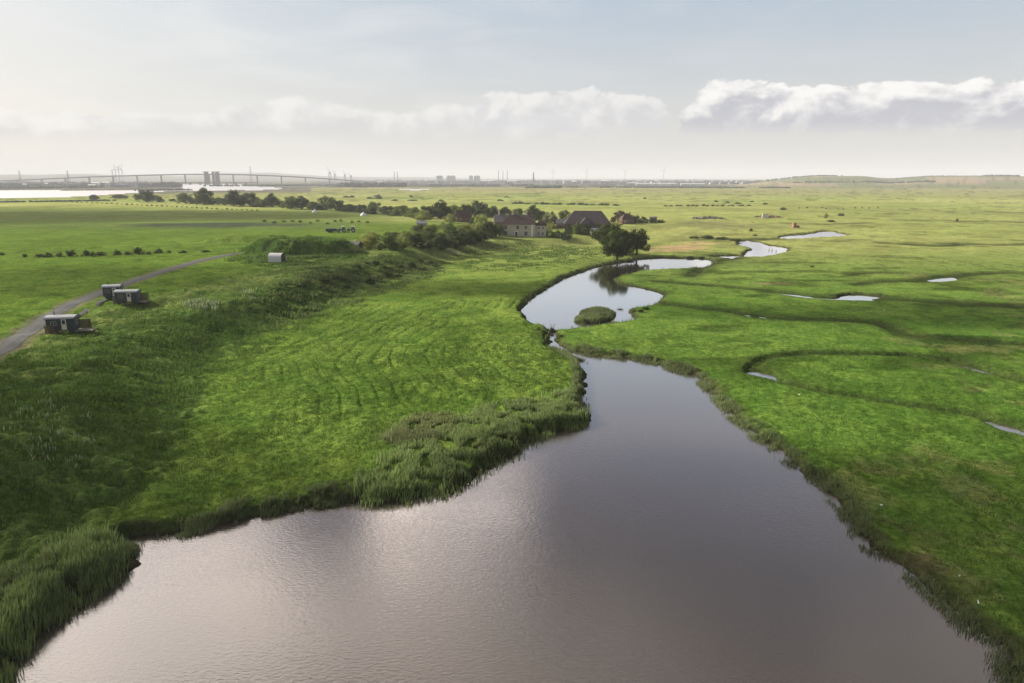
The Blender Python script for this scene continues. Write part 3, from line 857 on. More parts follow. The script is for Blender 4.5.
row([(372,239,8,16,'L'),(392,240,9,20,'M'),(408,240,10,24,'L'),(425,241,10,24,'M'),(440,241,11,24,'M'),(456,239,10,20,'D'),(430,233,9,20,'M'),(448,232,9,20,'L'),(466,233,9,18,'L'),(418,232,7,16,'M'),(475,232,9,16,'M')],
    'tree', 'in the scrub behind the front willows', 'willow scrub back rows', 'low spreading willow', wk=1.1, hv=.15)
plant('tree', 'L', 424, 221, 12, 21, 'bright rounded willow standing before the dark tree belt', None)
plant('tree', 'L', 451, 223, 10, 15, 'small bright willow left of the red farm shed', None)
plant('tree', 'L', 482, 236, 23, 25, 'large bright willow left of the farmhouse', None)
plant('tree', 'D', 490, 238, 17, 21, 'dark leafy tree in front of the bright willow by the farmhouse', None)
plant('tree', 'L', 507, 224, 11, 15, 'bright willow behind the corner of the farmhouse roof', None)
plant('tree', 'P', 549, 226, 15, 18, 'silvery pale tree between the farmhouse and the barn', None)
plant('tree', 'M', 564, 222, 13, 14, 'mid green tree at the near end of the great barn roof', None)
plant('shrub', 'L', 547, 232, 9, 12, 'bright round shrub below the silvery tree', None)
plant('tree', 'M', 500, 236, 13, 12, 'leafy tree at the left corner of the farmhouse', None)
plant('tree', 'D', 541, 223, 13, 15, 'dark tree behind the right wing of the farmhouse', None)
plant('tree', 'D', 572, 222, 9, 14, 'dark tree at the left end of the barn roof', None)
plant('tree', 'D', 475, 228, 12, 18, 'dark tree between the farm shed and the large willow', None)
plant('shrub', 'D', 537, 236, 6, 12, 'dark shrub at the shaded wing of the farmhouse', None)
row([(545,236,6,12,'D'),(556,238,8,15,'M'),(566,240,10,16,'D'),(571,233,9,12,'D'),(577,234,11,15,'M'),(586,235,11,17,'D'),(597,235,6,12,'M'),(604,234,9,14,'D'),(551,229,8,11,'L')], 'shrub', 'in the garden before the barn', 'garden shrubs before the barn', 'garden shrub')
plant('tree', 'C', 621, 223, 13, 20, 'copper leaved tree at the end of the great barn', None)
row([(634,223,9,14,'D'),(643,223,7,12,'D'),(651,223,5,12,'D'),(660,223,4,10,'D')], 'shrub', 'in the tapering hedge beyond the barn', 'hedge beyond the barn', 'hedge bush')
row([(2,255,3,6,'D'),(25,257,4,5,'D'),(39,257,4,9,'D'),(48,257,5,11,'D'),(60,257,5,8,'M'),(71,256,7,11,'D'),(86,256,7,8,'D'),(93,256,5,7,'M'),(101,255,4,12,'D'),(117,255,5.5,9,'D'),(128,255,4,8,'D'),
     (139,254,8,10,'D'),(149,254,3,6,'M'),(159,253,5,9,'D'),(169,253,3,5,'M'),(183,253,3,9,'D'),(205,252,2.5,12,'M')],
    'shrub', 'in the broken hedge across the left field', 'bushes of the broken field hedge', 'hedge bush')
row([(307,284,6,9,'M'),(322,281,4,16,'D'),(338,280,5,18,'D'),(346,289,6,10,'D'),(370,284,7,11,'D'),(358,269,5,10,'D'),(375,265,5,15,'D'),(388,277,6,14,'D'),(398,278,4,12,'D'),(412,268,7,10,'D'),(419,262,4,8,'M'),(431,265,5,7,'D'),
     (437,268,4,8,'D'),(424,271,4,8,'D')]
    + [(round(285 + i * 3.9 + random.uniform(-3, 3), 1), round(289 - i * .62 + random.uniform(-7, 4), 1), random.uniform(1.6, 3.6), random.uniform(4, 11), random.choice('DMMLL')) for i in range(38)],
    'shrub', 'on the scrubby embankment slope', 'bushes on the embankment slope', 'low bush')
its = [(515 + i * 6.6 + random.uniform(-2, 2), 203.8 + (i * .12), random.uniform(1.4, 2.8), random.uniform(6, 10), 'D') for i in range(16)]
row(its, 'shrub', 'in the thin hedge behind the barn', 'bushes of the thin hedge behind the barn', 'low bush')
its = [(666 + i * 5.2 + random.uniform(-1.5, 1.5), 206.2 + random.uniform(-.2, .2), random.uniform(1.2, 2.2), random.uniform(3.5, 6), 'D') for i in range(17)]
row(its, 'shrub', 'in the dotted hedge beyond the marsh pools', 'bushes of the dotted marsh hedge', 'small bush')
its = [(52 + i * 5.0, 201.2 + i * .24 + random.uniform(-.2, .2), random.uniform(.9, 1.9), random.uniform(1.4, 3.0), 'M') for i in range(42)]
row(its, 'shrub', 'in the line of saplings before the river', 'saplings before the far river', 'tiny sapling')
its = [(266 + i * 8.5 + random.uniform(-2, 2), 222.5 + random.uniform(-1.2, 2.2), random.uniform(1.8, 3), random.uniform(3, 6), 'M') for i in range(13)]
row(its, 'shrub', 'in the scattered tufts behind the fort mound', 'tufts behind the fort mound', 'small bush')
row([(346,197.5,2,8,'D'),(352,197.5,2.2,7,'D'),(378,199,4.5,13,'M'),(370,199,2.5,8,'D'),(395,201,2,8,'D'),(411,197,2,5,'D'),(441,201.5,2.5,8,'D'),(500,201,2,8,'D'),(507,197.5,1.6,6,'D'),(413,201,1.8,12,'M')],
    'shrub', 'dotted over the pasture beyond the tree belt', 'bushes beyond the tree belt', 'pasture bush')
row([(645,199,2,4,'D'),(716,202,2,5,'D'),(727,203,2,7,'M'),(738,204,2,8,'D'),(765,204.5,2,6,'D'),(783,210,3,9,'D'),(752,202,1.6,5,'D'),(841,216,3,8,'D'),(826,218,5,5,'M'),(831,222,2.5,10,'D'),(957,221.5,3.5,3,'D'),(755,236,2,7,'M'),
     (751,231,3,6,'D'),(812,267,1.8,5,'M')],
    'shrub', 'dotted over the open right marsh', 'bushes on the open marsh', 'marsh bush')
row([(694,238,2,14,'D'),(708,238.5,3.5,18,'D'),(722,239.5,3,16,'D'),(736,240.5,2,14,'D')], 'shrub', 'in the dark thicket behind the tan reed patch', 'dark thicket by the upper pools', 'bush')
row([(547,340,6,7,'M'),(552,333,6,10,'D'),(543,334,5,9,'M'),(538,330,4,9,'M'),(560,337,3,8,'M')], 'shrub', 'in the thicket where the channel narrows', 'shrubs at the narrow channel', 'waterside shrub')
row([(655,262,2,8,'D'),(668,261,1.6,10,'D'),(630,262,2.4,10,'D'),(690,257,2,10,'D'),(702,257,2,8,'D')], 'shrub', 'along the bank right of the oaks', 'low bushes along the oak bank', 'bush')
row([(640,312,3.5,8,'D'),(634,312,3,7,'M'),(646,309,2.5,8,'D')], 'shrub', 'on the spit beside the second pool', 'bushes on the spit', 'bush')
row([(594,319,3.5,12,'M'),(603,317,4,12,'D'),(584,321,3,10,'M'),(610,320,3,9,'D')], 'shrub', 'on the islet of the second pool', 'bushes on the pool islet', 'islet bush')

# three oaks by the water, each modelled on its own
def oak(px, py, hpx, wpx, seed, nleaf, label, basef=.22):
    x, y, z = at(px, py); k = ppm(x, y, z); h = hpx / k; w = wpx / k
    g = random.Random(seed)
    t = thing('oak_tree', label, 'tree', (x, y, z - .1), 0, 'oaks at the water edge')
    c = crown_mesh('crown', lobe_set(g, 22, w, h, h * basef, .8), nleaf, .62, seed, LEAF['O']); c.parent = t
    trunk_mesh(g, h, h * basef * 1.3, w, .42, 7).build('trunk', 'bark', t)
oak(611, 253, 32, 38, 11, 9000, 'large dark oak standing behind the other two beside the pool')
oak(617, 263, 32, 34, 23, 9000, 'dark rounded oak overhanging the pool, in front of the others', .12)
oak(636.5, 255, 27, 27, 37, 5000, 'smaller open oak to the right of the big pair', .2)

# ------------------------------------------------------------------ huts
def window(parent, x, y, z, w, h, ax, fm='white_paint', d=.06):
    """ax: 'y-' facing -y, 'x+' facing +x ..."""
    sy = {'y-': (0, -1), 'y+': (0, 1), 'x+': (1, 0), 'x-': (-1, 0)}[ax]
    m = MB(); t = .07
    def b(cx, cz, ww, hh, dd, off):
        if sy[0] == 0: m2.box((x + cx, y + sy[1] * off, z + cz), (ww, dd, hh))
        else: m2.box((x + sy[0] * off, y + cx, z + cz), (dd, ww, hh))
    m2 = m
    b(0, h / 2, w + t, t, d, d / 2); b(0, -h / 2, w + t, t, d * 1.6, d * .8)
    b(-w / 2, 0, t, h - t, d, d / 2); b(w / 2, 0, t, h - t, d, d / 2); b(0, 0, t * .6, h - t, d * .7, d * .35); b(0, 0, w - t, t * .6, d * .5, d * .25)
    o = m.build('window', fm, parent)
    m2 = MB()
    b(0, 0, w - t, h - t, .02, .012)
    m2.build('pane', 'glass', o)
    return o

def shepherd_hut(px, py, rz, label, wall='dark_cladding', ln=4.5, wd=2.3, group='shepherd huts'):
    x, y, z = at(px, py)
    t = thing('shepherd_hut', label, 'hut', (x, y, z + .05), rz, group)
    b = MB().box((0, 0, 1.65), (ln, wd, 2.0))
    for i in range(int(ln / .3)):       # corrugation ribs
        b.box((-ln / 2 + .15 + i * .3, -wd / 2 - .012, 1.65), (.1, .02, 1.96)); b.box((-ln / 2 + .15 + i * .3, wd / 2 + .012, 1.65), (.1, .02, 1.96))
    b.build('wall', wall, t)
    # curved roof, ridge along x
    m = MB(); n = 12; top = []; bot = []
    for i in range(n + 1):
        a = math.pi * i / n; yy = -math.cos(a) * (wd / 2 + .18); zz = 2.66 + math.sin(a) * .46
        top.append((yy, zz)); bot.append((yy * .97, zz - .05))
    prof = top + bot[::-1]
    vs = [(-ln / 2 - .2, a, b_) for a, b_ in prof] + [(ln / 2 + .2, a, b_) for a, b_ in prof]; N = len(prof)
    m.add(vs, [(i, (i + 1) % N, N + (i + 1) % N, N + i) for i in range(N)])
    end = [(yy, zz - .02) for yy, zz in bot]
    for sx in (-ln / 2, ln / 2):
        m.add([(sx, a * .97, b_) for a, b_ in end], [tuple(range(len(end)))])
    rf = m.build('roof', 'tin_roof', t)
    MB().tube((-ln * .3, .3, 2.9), (-ln * .3, .3, 3.7), .07, .07).tube((-ln * .3, .3, 3.7), (-ln * .3, .3, 3.8), .12, .05).build('chimney', 'dark_metal', rf)
    dr = MB().box((.65, -wd / 2 - .05, 1.62), (.8, .06, 1.85)).build('door', 'cream_paint', t)
    MB().box((.65, -wd / 2 - .09, 2.05), (.5, .02, .7)).build('pane', 'glass', dr)
    MB().box((.95, -wd / 2 - .11, 1.55), (.05, .06, .12)).build('handle', 'dark_metal', dr)
    window(t, -ln * .22, -wd / 2 - .03, 1.85, .9, .7, 'y-', 'pale_timber'); window(t, ln / 2, 0, 1.85, .8, .8, 'x+', 'pale_timber')
    MB().box((0, 0, .56), (ln - .2, wd * .7, .14)).build('chassis', 'dark_metal', t)
    for sx in (-ln / 2 + .7, ln / 2 - .7):
        for sy in (-wd / 2 + .12, wd / 2 - .12):
            w_ = MB().tube((sx, sy - .06, .38), (sx, sy + .06, .38), .38, .38, 18).build('wheel', 'dark_metal', t)
    m = MB()
    for i in range(3): m.box((.65, -wd / 2 - .25 - .27 * i, .5 - .19 * i), (.8, .27, .06))
    m.build('steps', 'timber', t)
    return t

def screen(px, py, rz, ln, label, h=1.3):
    x, y, z = at(px, py)
    t = thing('timber_screen', label, 'screen', (x, y, z), rz, 'timber screens beside the huts')
    n = int(ln / .16); m = MB()
    for i in range(n): m.box((-ln / 2 + .08 + i * .16, 0, h / 2 + .02 + random.uniform(-.01, .01)), (.13, .03, h))
    m.build('boards', 'timber', t)
    for sx in (-ln / 2, 0, ln / 2): MB().box((sx, .07, h / 2), (.1, .1, h + .1)).build('post', 'timber', t)

def deck(px, py, rz, a, b, label):
    x, y, z = at(px, py)
    t = thing('wooden_deck', label, 'deck', (x, y, z), rz, 'decks beside the huts')
    m = MB()
    for i in range(int(b / .15)): m.box((0, -b / 2 + .075 + i * .15, .38), (a, .13, .04))
    m.build('boards', 'pale_timber', t)
    m = MB()
    for sx in (-a / 2 + .1, a / 2 - .1):
        for sy in (-b / 2 + .1, b / 2 - .1): m.box((sx, sy, .1), (.12, .12, .5))
    m.box((0, -b / 2 + .1, .32), (a, .08, .1)); m.box((0, b / 2 - .1, .32), (a, .08, .1))
    m.build('joists', 'timber', t)

shepherd_hut(64.5, 332.5, R(9), 'nearest dark hut beside the track, cream door facing the meadow', 'green_cladding')
shepherd_hut(129, 304, R(7), 'dark hut with cream door and pale roof, second along the track')
shepherd_hut(114, 298.5, R(12), 'pale roofed hut half hidden behind the second dark hut', ln=3.4)
deck(84, 331.5, R(9), 3.6, 2.6, 'timber deck at the right end of the nearest hut')
deck(141, 303, R(7), 3.2, 2.6, 'timber deck at the right end of the second hut')
screen(83.5, 329.5, R(9), 2.6, 'dark board screen on the deck by the nearest hut', 1.9)
screen(142, 301.5, R(7), 3.0, 'dark board screen right of the second hut', 1.9)
screen(53, 334.5, R(60), 2.2, 'dark board screen at the left foot of the nearest hut', 1.7)
screen(119.5, 304, R(40), 2.2, 'dark board screen in front of the half hidden hut', 1.6)

def barrel_hut():
    x, y, z = at(277.5, 263)
    t = thing('barrel_hut', 'pale barrel roofed cabin in front of the grassy mound', 'cabin', (x, y, z), R(-14))
    m = MB(); n = 14; r_ = 1.6; ln = 4.6
    prof = [(-r_, .35), (-r_, 1.7)] + [(-r_ * math.cos(math.pi * i / n), 1.7 + r_ * .95 * math.sin(math.pi * i / n)) for i in range(1, n)] + [(r_, 1.7), (r_, .35)]
    vs = [(-ln / 2, a, b_) for a, b_ in prof] + [(ln / 2, a, b_) for a, b_ in prof]; N = len(prof)
    m.add(vs, [(i, (i + 1) % N, N + (i + 1) % N, N + i) for i in range(N)] + [tuple(range(N))])
    for i in range(8):                                   # hoops
        xx = -ln / 2 + .25 + i * .58
        q = [(xx - .05, a * 1.02, b_ * 1.012) for a, b_ in prof] + [(xx + .05, a * 1.02, b_ * 1.012) for a, b_ in prof]
        m.add(q, [(i2, i2 + 1, N + i2 + 1, N + i2) for i2 in range(N - 1)])
    m.build('shell', 'pale_tin', t)
    f = MB().add([(ln / 2 - .5, a * .97, b_) for a, b_ in prof], [tuple(range(N))]).build('front_wall', 'timber', t)
    MB().box((ln / 2 - .46, .0, 1.35), (.06, .9, 1.9)).build('door', 'dark_cladding', t)
    window(t, ln / 2 - .46, -1.0, 1.7, .5, .7, 'x+', 'cream_paint')
    MB().box((ln / 2 + .03, 1.48, 1.3), (.08, .14, 1.9)).box((ln / 2 + .03, -1.48, 1.3), (.08, .14, 1.9)).build('porch_post', 'cream_paint', t)
    for sx in (-1.5, 1.5):
        for sy in (-1.3, 1.3): MB().tube((sx, sy - .08, .3), (sx, sy + .08, .3), .42, .42, 16).build('wheel', 'black_rubber', t)
    MB().box((0, 0, .3), (ln, 2.6, .16)).build('chassis', 'dark_metal', t)
barrel_hut()

def gable(parent, name, cx, cy, z0, w, d, h, mat, over=.4, th=.18):
    m = MB()
    hw = d / 2 + over
    prof = [(-hw, z0 - over * h / (d / 2)), (0, z0 + h), (hw, z0 - over * h / (d / 2)), (hw, z0 - over * h / (d / 2) + th), (0, z0 + h + th), (-hw, z0 - over * h / (d / 2) + th)]
    vs = [(cx - w / 2 - over, cy + a, b_) for a, b_ in prof] + [(cx + w / 2 + over, cy + a, b_) for a, b_ in prof]
    m.add(vs, [(i, (i + 1) % 6, 6 + (i + 1) % 6, 6 + i) for i in range(6)] + [(0, 1, 4, 5), (1, 2, 3, 4), (6, 7, 10, 11), (7, 8, 9, 10)])
    return m.build(name, mat, parent)

def gabled_walls(parent, w, d, h, rh, mat, cx=0, cy=0):
    m = MB(); prof = [(-d / 2, -.6), (-d / 2, h), (0, h + rh), (d / 2, h), (d / 2, -.6)]
    vs = [(cx - w / 2, cy + a, b_) for a, b_ in prof] + [(cx + w / 2, cy + a, b_) for a, b_ in prof]
    m.add(vs, [(i, (i + 1) % 5, 5 + (i + 1) % 5, 5 + i) for i in range(5)] + [(4, 3, 2, 1, 0), (5, 6, 7, 8, 9)])
    return m.build('wall', mat, parent)

def low_shed():
    x, y, z = at(350, 248.5)
    t = thing('low_shed', 'low grey roofed shed with a dark open end right of the mound', 'shed', (x, y, z), R(-12))
    gabled_walls(t, 8, 5.4, 1.2, 1.4, 'rubble'); gable(t, 'roof', 0, 0, 1.25, 8, 5.4, 1.4, 'slate_roof')
    MB().box((4.03, 0, .9), (.06, 2.6, 1.7)).build('door', 'dark_cladding', t)
low_shed()

def tractor(px, py, rz, label):
    x, y, z = at(px, py)
    t = thing('tractor', label, 'tractor', (x, y, z), rz, 'tractors parked in the field')
    MB().box((1.3, 0, 1.35), (2.0, .9, .8), taper=.92).box((-.3, 0, 1.1), (1.6, 1.0, .5)).build('body', 'tractor_paint', t)
    c = MB().box((-.55, 0, 2.15), (1.6, 1.5, 1.3), taper=.88).build('cab', 'glass', t)
    MB().box((-.55, 0, 2.86), (1.7, 1.6, .14)).build('roof', 'white_paint', c)
    for sy in (-.95, .95):
        w_ = MB().tube((-.7, sy - .25, .9), (-.7, sy + .25, .9), .9, .9, 20).build('wheel', 'black_rubber', t)
        MB().tube((-.7, sy - .27, .9), (-.7, sy + .27, .9), .45, .45, 16).build('rim', 'cream_paint', w_)
        w_ = MB().tube((1.8, sy * .85 - .16, .6), (1.8, sy * .85 + .16, .6), .6, .6, 18).build('wheel', 'black_rubber', t)
        MB().tube((1.8, sy * .85 - .18, .6), (1.8, sy * .85 + .18, .6), .3, .3, 14).build('rim', 'cream_paint', w_)
    MB().tube((1.2, .3, 1.7), (1.2, .3, 2.7), .05).build('exhaust', 'dark_metal', t)
tractor(342.5, 232.3, R(200), 'dark tractor hitched nearest the long trailer in the field')
tractor(352, 232.3, R(190), 'dark tractor standing on its own, right of the trailer')
def trailer():
    x, y, z = at(331.5, 232.6)
    t = thing('farm_trailer', 'long dark high sided trailer behind the grassy mound', 'trailer', (x, y, z), R(12))
    MB().box((0, 0, 1.35), (5.2, 2.2, 1.3)).build('body', 'dark_cladding', t); MB().box((0, 0, .62), (5.6, 1.2, .14)).build('chassis', 'dark_metal', t)
    for sx in (-1, .1):
        for sy in (-1, 1): MB().tube((sx, sy - .15, .48), (sx, sy + .15, .48), .48, .48, 16).build('wheel', 'black_rubber', t)
    MB().tube((2.8, 0, .6), (4.0, 0, .5), .06).build('drawbar', 'dark_metal', t)
trailer()

def bell_tent(px, py, r0, label):
    x, y, z = at(px, py)
    t = thing('bell_tent', label, 'tent', (x, y, z), 0, 'white bell tents')
    m = MB(); n = 20
    for (za, ra, zb, rb) in ((0, r0, .7, r0 * .97), (.7, r0 * 1.03, 3.0, .06)):
        vs = [(ra * math.cos(2 * math.pi * i / n), ra * math.sin(2 * math.pi * i / n), za) for i in range(n)] + [(rb * math.cos(2 * math.pi * i / n), rb * math.sin(2 * math.pi * i / n), zb) for i in range(n)]
        m.add(vs, [(i, (i + 1) % n, n + (i + 1) % n, n + i) for i in range(n)])
    m.build('canopy', 'canvas', t)
    MB().tube((0, 0, 2.9), (0, 0, 3.25), .05).build('pole', 'pale_timber', t)
    MB().add([(-.5, -r0 * 1.01, 0), (.5, -r0 * 1.01, 0), (.12, -r0 * .62, 1.9), (-.12, -r0 * .62, 1.9)], [(0, 1, 2, 3)]).build('door', 'cream_paint', t)
bell_tent(315, 212.5, 2.5, 'white bell tent farther left, beside the tree belt')
bell_tent(363.5, 215.8, 2.5, 'white bell tent farther right, nearer the willow scrub')

# ------------------------------------------------------------------ farm
def farmhouse():
    x, y, z = at(519, 236.5)
    t = thing('farmhouse', 'cream two storey farmhouse with a hipped red tile roof', 'farmhouse', (x, y + 4, z), R(-6))
    w, d, h = 17.0, 8.5, 5.9
    MB().box((0, 0, h / 2 - .3), (w, d, h + .6)).build('wall', 'rendered_wall', t)
    rf = MB().hip(0, 0, h, w, d, 4.4, 4.2, .5).build('roof', 'red_tiles', t)
    for cx in (-4.6, 5.2):
        c = MB().box((cx, .6, h + 4.6), (1.0, .8, 2.6)).box((cx, .6, h + 5.95), (1.15, .95, .15)).build('chimney', 'brick_wall', rf)
    for i, cx in enumerate((-6.2, -.2, 3.9)): window(t, cx, -d / 2, 4.5, 1.5, 1.7, 'y-', 'white_paint', .12)
    for cx in (-6.2, 3.9): window(t, cx, -d / 2, 1.6, 1.7, 2.0, 'y-', 'white_paint', .12)
    dr = MB().box((-.9, -d / 2 - .05, 1.1), (1.05, .1, 2.2)).build('door', 'dark_cladding', t)
    MB().box((-1.6, -d / 2 - .15, 1.25), (.22, .3, 2.5)).box((-.2, -d / 2 - .15, 1.25), (.22, .3, 2.5)).box((-.9, -d / 2 - .25, 2.6), (2.0, .5, .22)).build('porch', 'white_paint', t)
    for cy in (-2, 2): window(t, -w / 2, cy, 4.5, 1.1, 1.3, 'x-', 'white_paint', .12)
    # right wing
    MB().box((w / 2 - 1.5, -d / 2 - .02 + 0, h / 2 - .3), (.9, .25, h + .6)).build('pilaster', 'white_paint', t)
    MB().box((w / 2 + 2.6, .6, 2.5), (5.2, 6.6, 5.6)).build('wing_wall', 'rendered_wall', t)
    MB().hip(w / 2 + 2.6, .6, 5.3, 5.2, 6.6, 3.0, 2.6, .4).build('wing_roof', 'red_tiles', t)
    for cx in (w / 2 + 1.6, w / 2 + 3.8): window(t, cx, -2.7, 4.1, 1.0, 1.3, 'y-', 'white_paint', .12); window(t, cx, -2.7, 1.4, 1.0, 1.4, 'y-', 'white_paint', .12)
    # rear range: a second slate roof showing above the ridge
    MB().box((-3.5, 8.5, 3.2), (19, 6.5, 7)).build('rear_wall', 'brick_wall', t)
    r2 = gable(t, 'rear_roof', -3.5, 8.5, 6.7, 19, 6.5, 3.2, 'slate_roof')
    for cx in (-11.2, -4, 3): MB().box((cx, 8.5, 10.6), (.9, .7, 2.3)).box((cx, 8.5, 11.85), (1.05, .85, .2)).build('chimney', 'cream_paint', r2)
farmhouse()

def barn():
    x, y, z = at(590, 233)
    t = thing('great_barn', 'great barn with a huge dark hipped tile roof and a porch gable', 'barn', (x, y + 14, z), R(-5))
    w, d, h, rh = 25.0, 12.0, 4.2, 7.0
    MB().box((0, 0, h / 2 - .3), (w, d, h + .6)).build('wall', 'timber', t)
    rf = MB().hip(0, 0, h, w, d, rh, 5.6, .7).build('roof', 'weathered_tiles', t)
    # porch (midstrey)
    MB().box((-1.5, -d / 2 - 1.2, 2.2), (4.4, 2.6, 5.2)).build('porch_wall', 'timber', t)
    m = MB(); z0 = 4.6; m.add([(-4.1, -d / 2 - 3, z0), (1.1, -d / 2 - 3, z0), (-1.5, -d / 2 - 3, z0 + 3.2), (-4.1, -1.9, z0), (1.1, -1.9, z0), (-1.5, -1.9, z0 + 3.2)], [(0, 1, 2), (0, 2, 5, 3), (1, 4, 5, 2), (0, 3, 4, 1)])
    m.build('porch_roof', 'slate_roof', t)
    MB().box((-1.5, -d / 2 - 2.55, 1.9), (3.2, .1, 3.6)).build('door', 'dark_cladding', t)
    MB().box((9, -d / 2 - .05, 1.6), (2.6, .1, 3)).build('door', 'pale_timber', t)
barn()

def cottage(name, label, cat, px, py, w, d, h, rh, wm, rm, rz, hip=False, dy=0, chim=True):
    x, y, z = at(px, py)
    t = thing(name, label, cat, (x, y + dy, z), rz)
    if hip:
        MB().box((0, 0, h / 2 - .3), (w, d, h + .6)).build('wall', wm, t); rf = MB().hip(0, 0, h, w, d, rh, d * .45, .4).build('roof', rm, t)
    else:
        gabled_walls(t, w, d, h, rh, wm); rf = gable(t, 'roof', 0, 0, h + .05, w, d, rh, rm)
    if chim: MB().box((w * .25, 0, h + rh + .2), (.8, .7, 1.6)).build('chimney', 'brick_wall', rf)
    n = max(1, int(w / 4))
    for i in range(n):
        cx = -w / 2 + (i + .5) * w / n
        if i == n // 2: MB().box((cx, -d / 2 - .04, 1.0), (1.0, .08, 2.0)).build('door', 'timber', t)
        else: window(t, cx, -d / 2, h * .55, .9, 1.0, 'y-', 'white_paint', .1)
    return t
cottage('farm_shed', 'dark red roofed farm shed sunk among the willows left of the farmhouse', 'farm shed', 464, 222, 9, 8, 3.6, 3.6, 'brick_wall', 'red_tiles', R(8), chim=False)
cottage('brick_stable', 'low brick stable with dark roof between farmhouse and barn', 'stable', 566, 228, 11, 6, 2.8, 2.2, 'brick_wall', 'slate_roof', R(-4), dy=2, chim=False)
cottage('brick_cottage', 'small red roofed brick cottage beside the copper tree', 'cottage', 627, 224, 8, 6, 3.2, 3.2, 'brick_wall', 'red_tiles', R(10), True, dy=2)
cottage('field_shelter', 'small dark flat field shelter at the tip of the hedge beyond the barn', 'shelter', 653, 221, 4.6, 3, 2.4, .5, 'timber', 'slate_roof', R(0), chim=False)
cottage('garden_shed', 'small pale garden shed among the shrubs before the barn', 'garden shed', 594, 234, 3.4, 2.6, 2.1, .9, 'white_paint', 'tin_roof', R(6), chim=False)
cottage('low_barn', 'low pale roofed outbuilding showing above the willow scrub', 'outbuilding', 422, 228, 5, 3.4, 2.6, 1.0, 'concrete', 'tin_roof', R(5), chim=False)

def garden_wall(pts, label, h=1.8):
    t = None; m = MB(); c = MB(); P = [at(*p) for p in pts]
    x0, y0, z0 = P[0]
    t = thing('garden_wall', label, 'wall', (x0, y0, z0), 0, 'garden walls by the farmhouse')
    for a, b_ in zip(P[:-1], P[1:]):
        L = math.hypot(b_[0] - a[0], b_[1] - a[1]); rz = math.atan2(b_[1] - a[1], b_[0] - a[0])
        cx, cy, cz = (a[0] + b_[0]) / 2 - x0, (a[1] + b_[1]) / 2 - y0, (a[2] + b_[2]) / 2 - z0
        m.box((cx, cy, cz + h / 2 - .2), (L, .3, h + .4), rz); c.box((cx, cy, cz + h + .08), (L + .05, .42, .14), rz)
    m.build('brickwork', 'brick_wall', t); c.build('coping', 'concrete', t)
garden_wall([(541, 225), (575, 222)], 'old brick wall running behind the bright garden shrub')
garden_wall([(545, 229), (560, 228.2), (574, 228.5)], 'lower brick wall before the stable')

# ------------------------------------------------------------------ marsh odds
def rock_heap(name, label, cat, px, py, w, d, h, mat, n, seed):
    g = random.Random(seed); x, y, z = at(px, py); m = MB()
    for i in range(n):
        a = g.uniform(-1, 1); b_ = g.uniform(-1, 1); hh = h * (1 - .7 * a * a) * g.uniform(.5, 1)
        s = g.uniform(.5, 1.4)
        m.box((a * w / 2, b_ * d / 2, hh / 2 - .1), (s * 1.6, s, hh), g.uniform(0, 3), g.uniform(.4, .8))
    o = m.build(name, mat, None, (x, y, z)); return tag(o, label, cat)
rock_heap('rubble_heap', 'long grey and black heap of rubble on the pale pasture', 'heap', 708, 219, 26, 9, 2.6, 'rubble', 60, 3)
rock_heap('earth_heap', 'low reddish brown heap around the cream ruined wall', 'heap', 768, 217.5, 24, 8, 2.2, 'brick_wall', 45, 5)
x, y, z = at(762, 217.6)
tag(MB().box((0, 0, 1.6), (4.6, .7, 3.6), R(5), .93).box((2.6, .9, .9), (.6, 2.4, 1.8)).build('ruined_wall', 'cream_paint', None, (x, y - 6, z)), 'sunlit cream stub of ruined wall on the reddish heap', 'ruin')
x, y, z = at(794, 227.5)
tag(MB().box((0, 0, 1.4), (2.4, 1.8, 3.4), R(15), .8).box((2.2, .4, .6), (3, 1.2, 1.4), R(5), .8).build('brick_stack', 'orange_brick', None, (x, y, z)), 'orange brick stack standing by the thin marsh track', 'ruin')
for i, (px, py) in enumerate([(769, 250.5), (772, 251), (776, 252)]):
    x, y, _ = *flat(px, py, WL), 0
    tag(MB().path([(0, 0, -1), (.03, 0, .2), (.05, 0, .9)], [.16, .15, .11]).build('mooring_post', 'timber', None, (x, y, WL)),
        ['dark post in the upper pool, left of its two neighbours', 'dark post in the upper pool between its two neighbours', 'dark post in the upper pool, right of its two neighbours'][i], 'post', 'posts in the upper pool')

# bare twiggy shrub at the narrow neck
x, y, z = at(552, 331)
m = MB(); g = random.Random(2)
for i in range(16):
    a = g.uniform(0, 6.28); s = g.uniform(.2, 1.0); hh = g.uniform(1.0, 2.2)
    m.path([(0, 0, 0), (math.cos(a) * s * .4, math.sin(a) * s * .4, hh * .55), (math.cos(a) * s, math.sin(a) * s, hh)], [.03, .02, .008], 4)
tag(m.build('bare_shrub', 'bark', None, (x, y, z)), 'leafless twiggy shrub where the pool narrows to a channel', 'shrub')

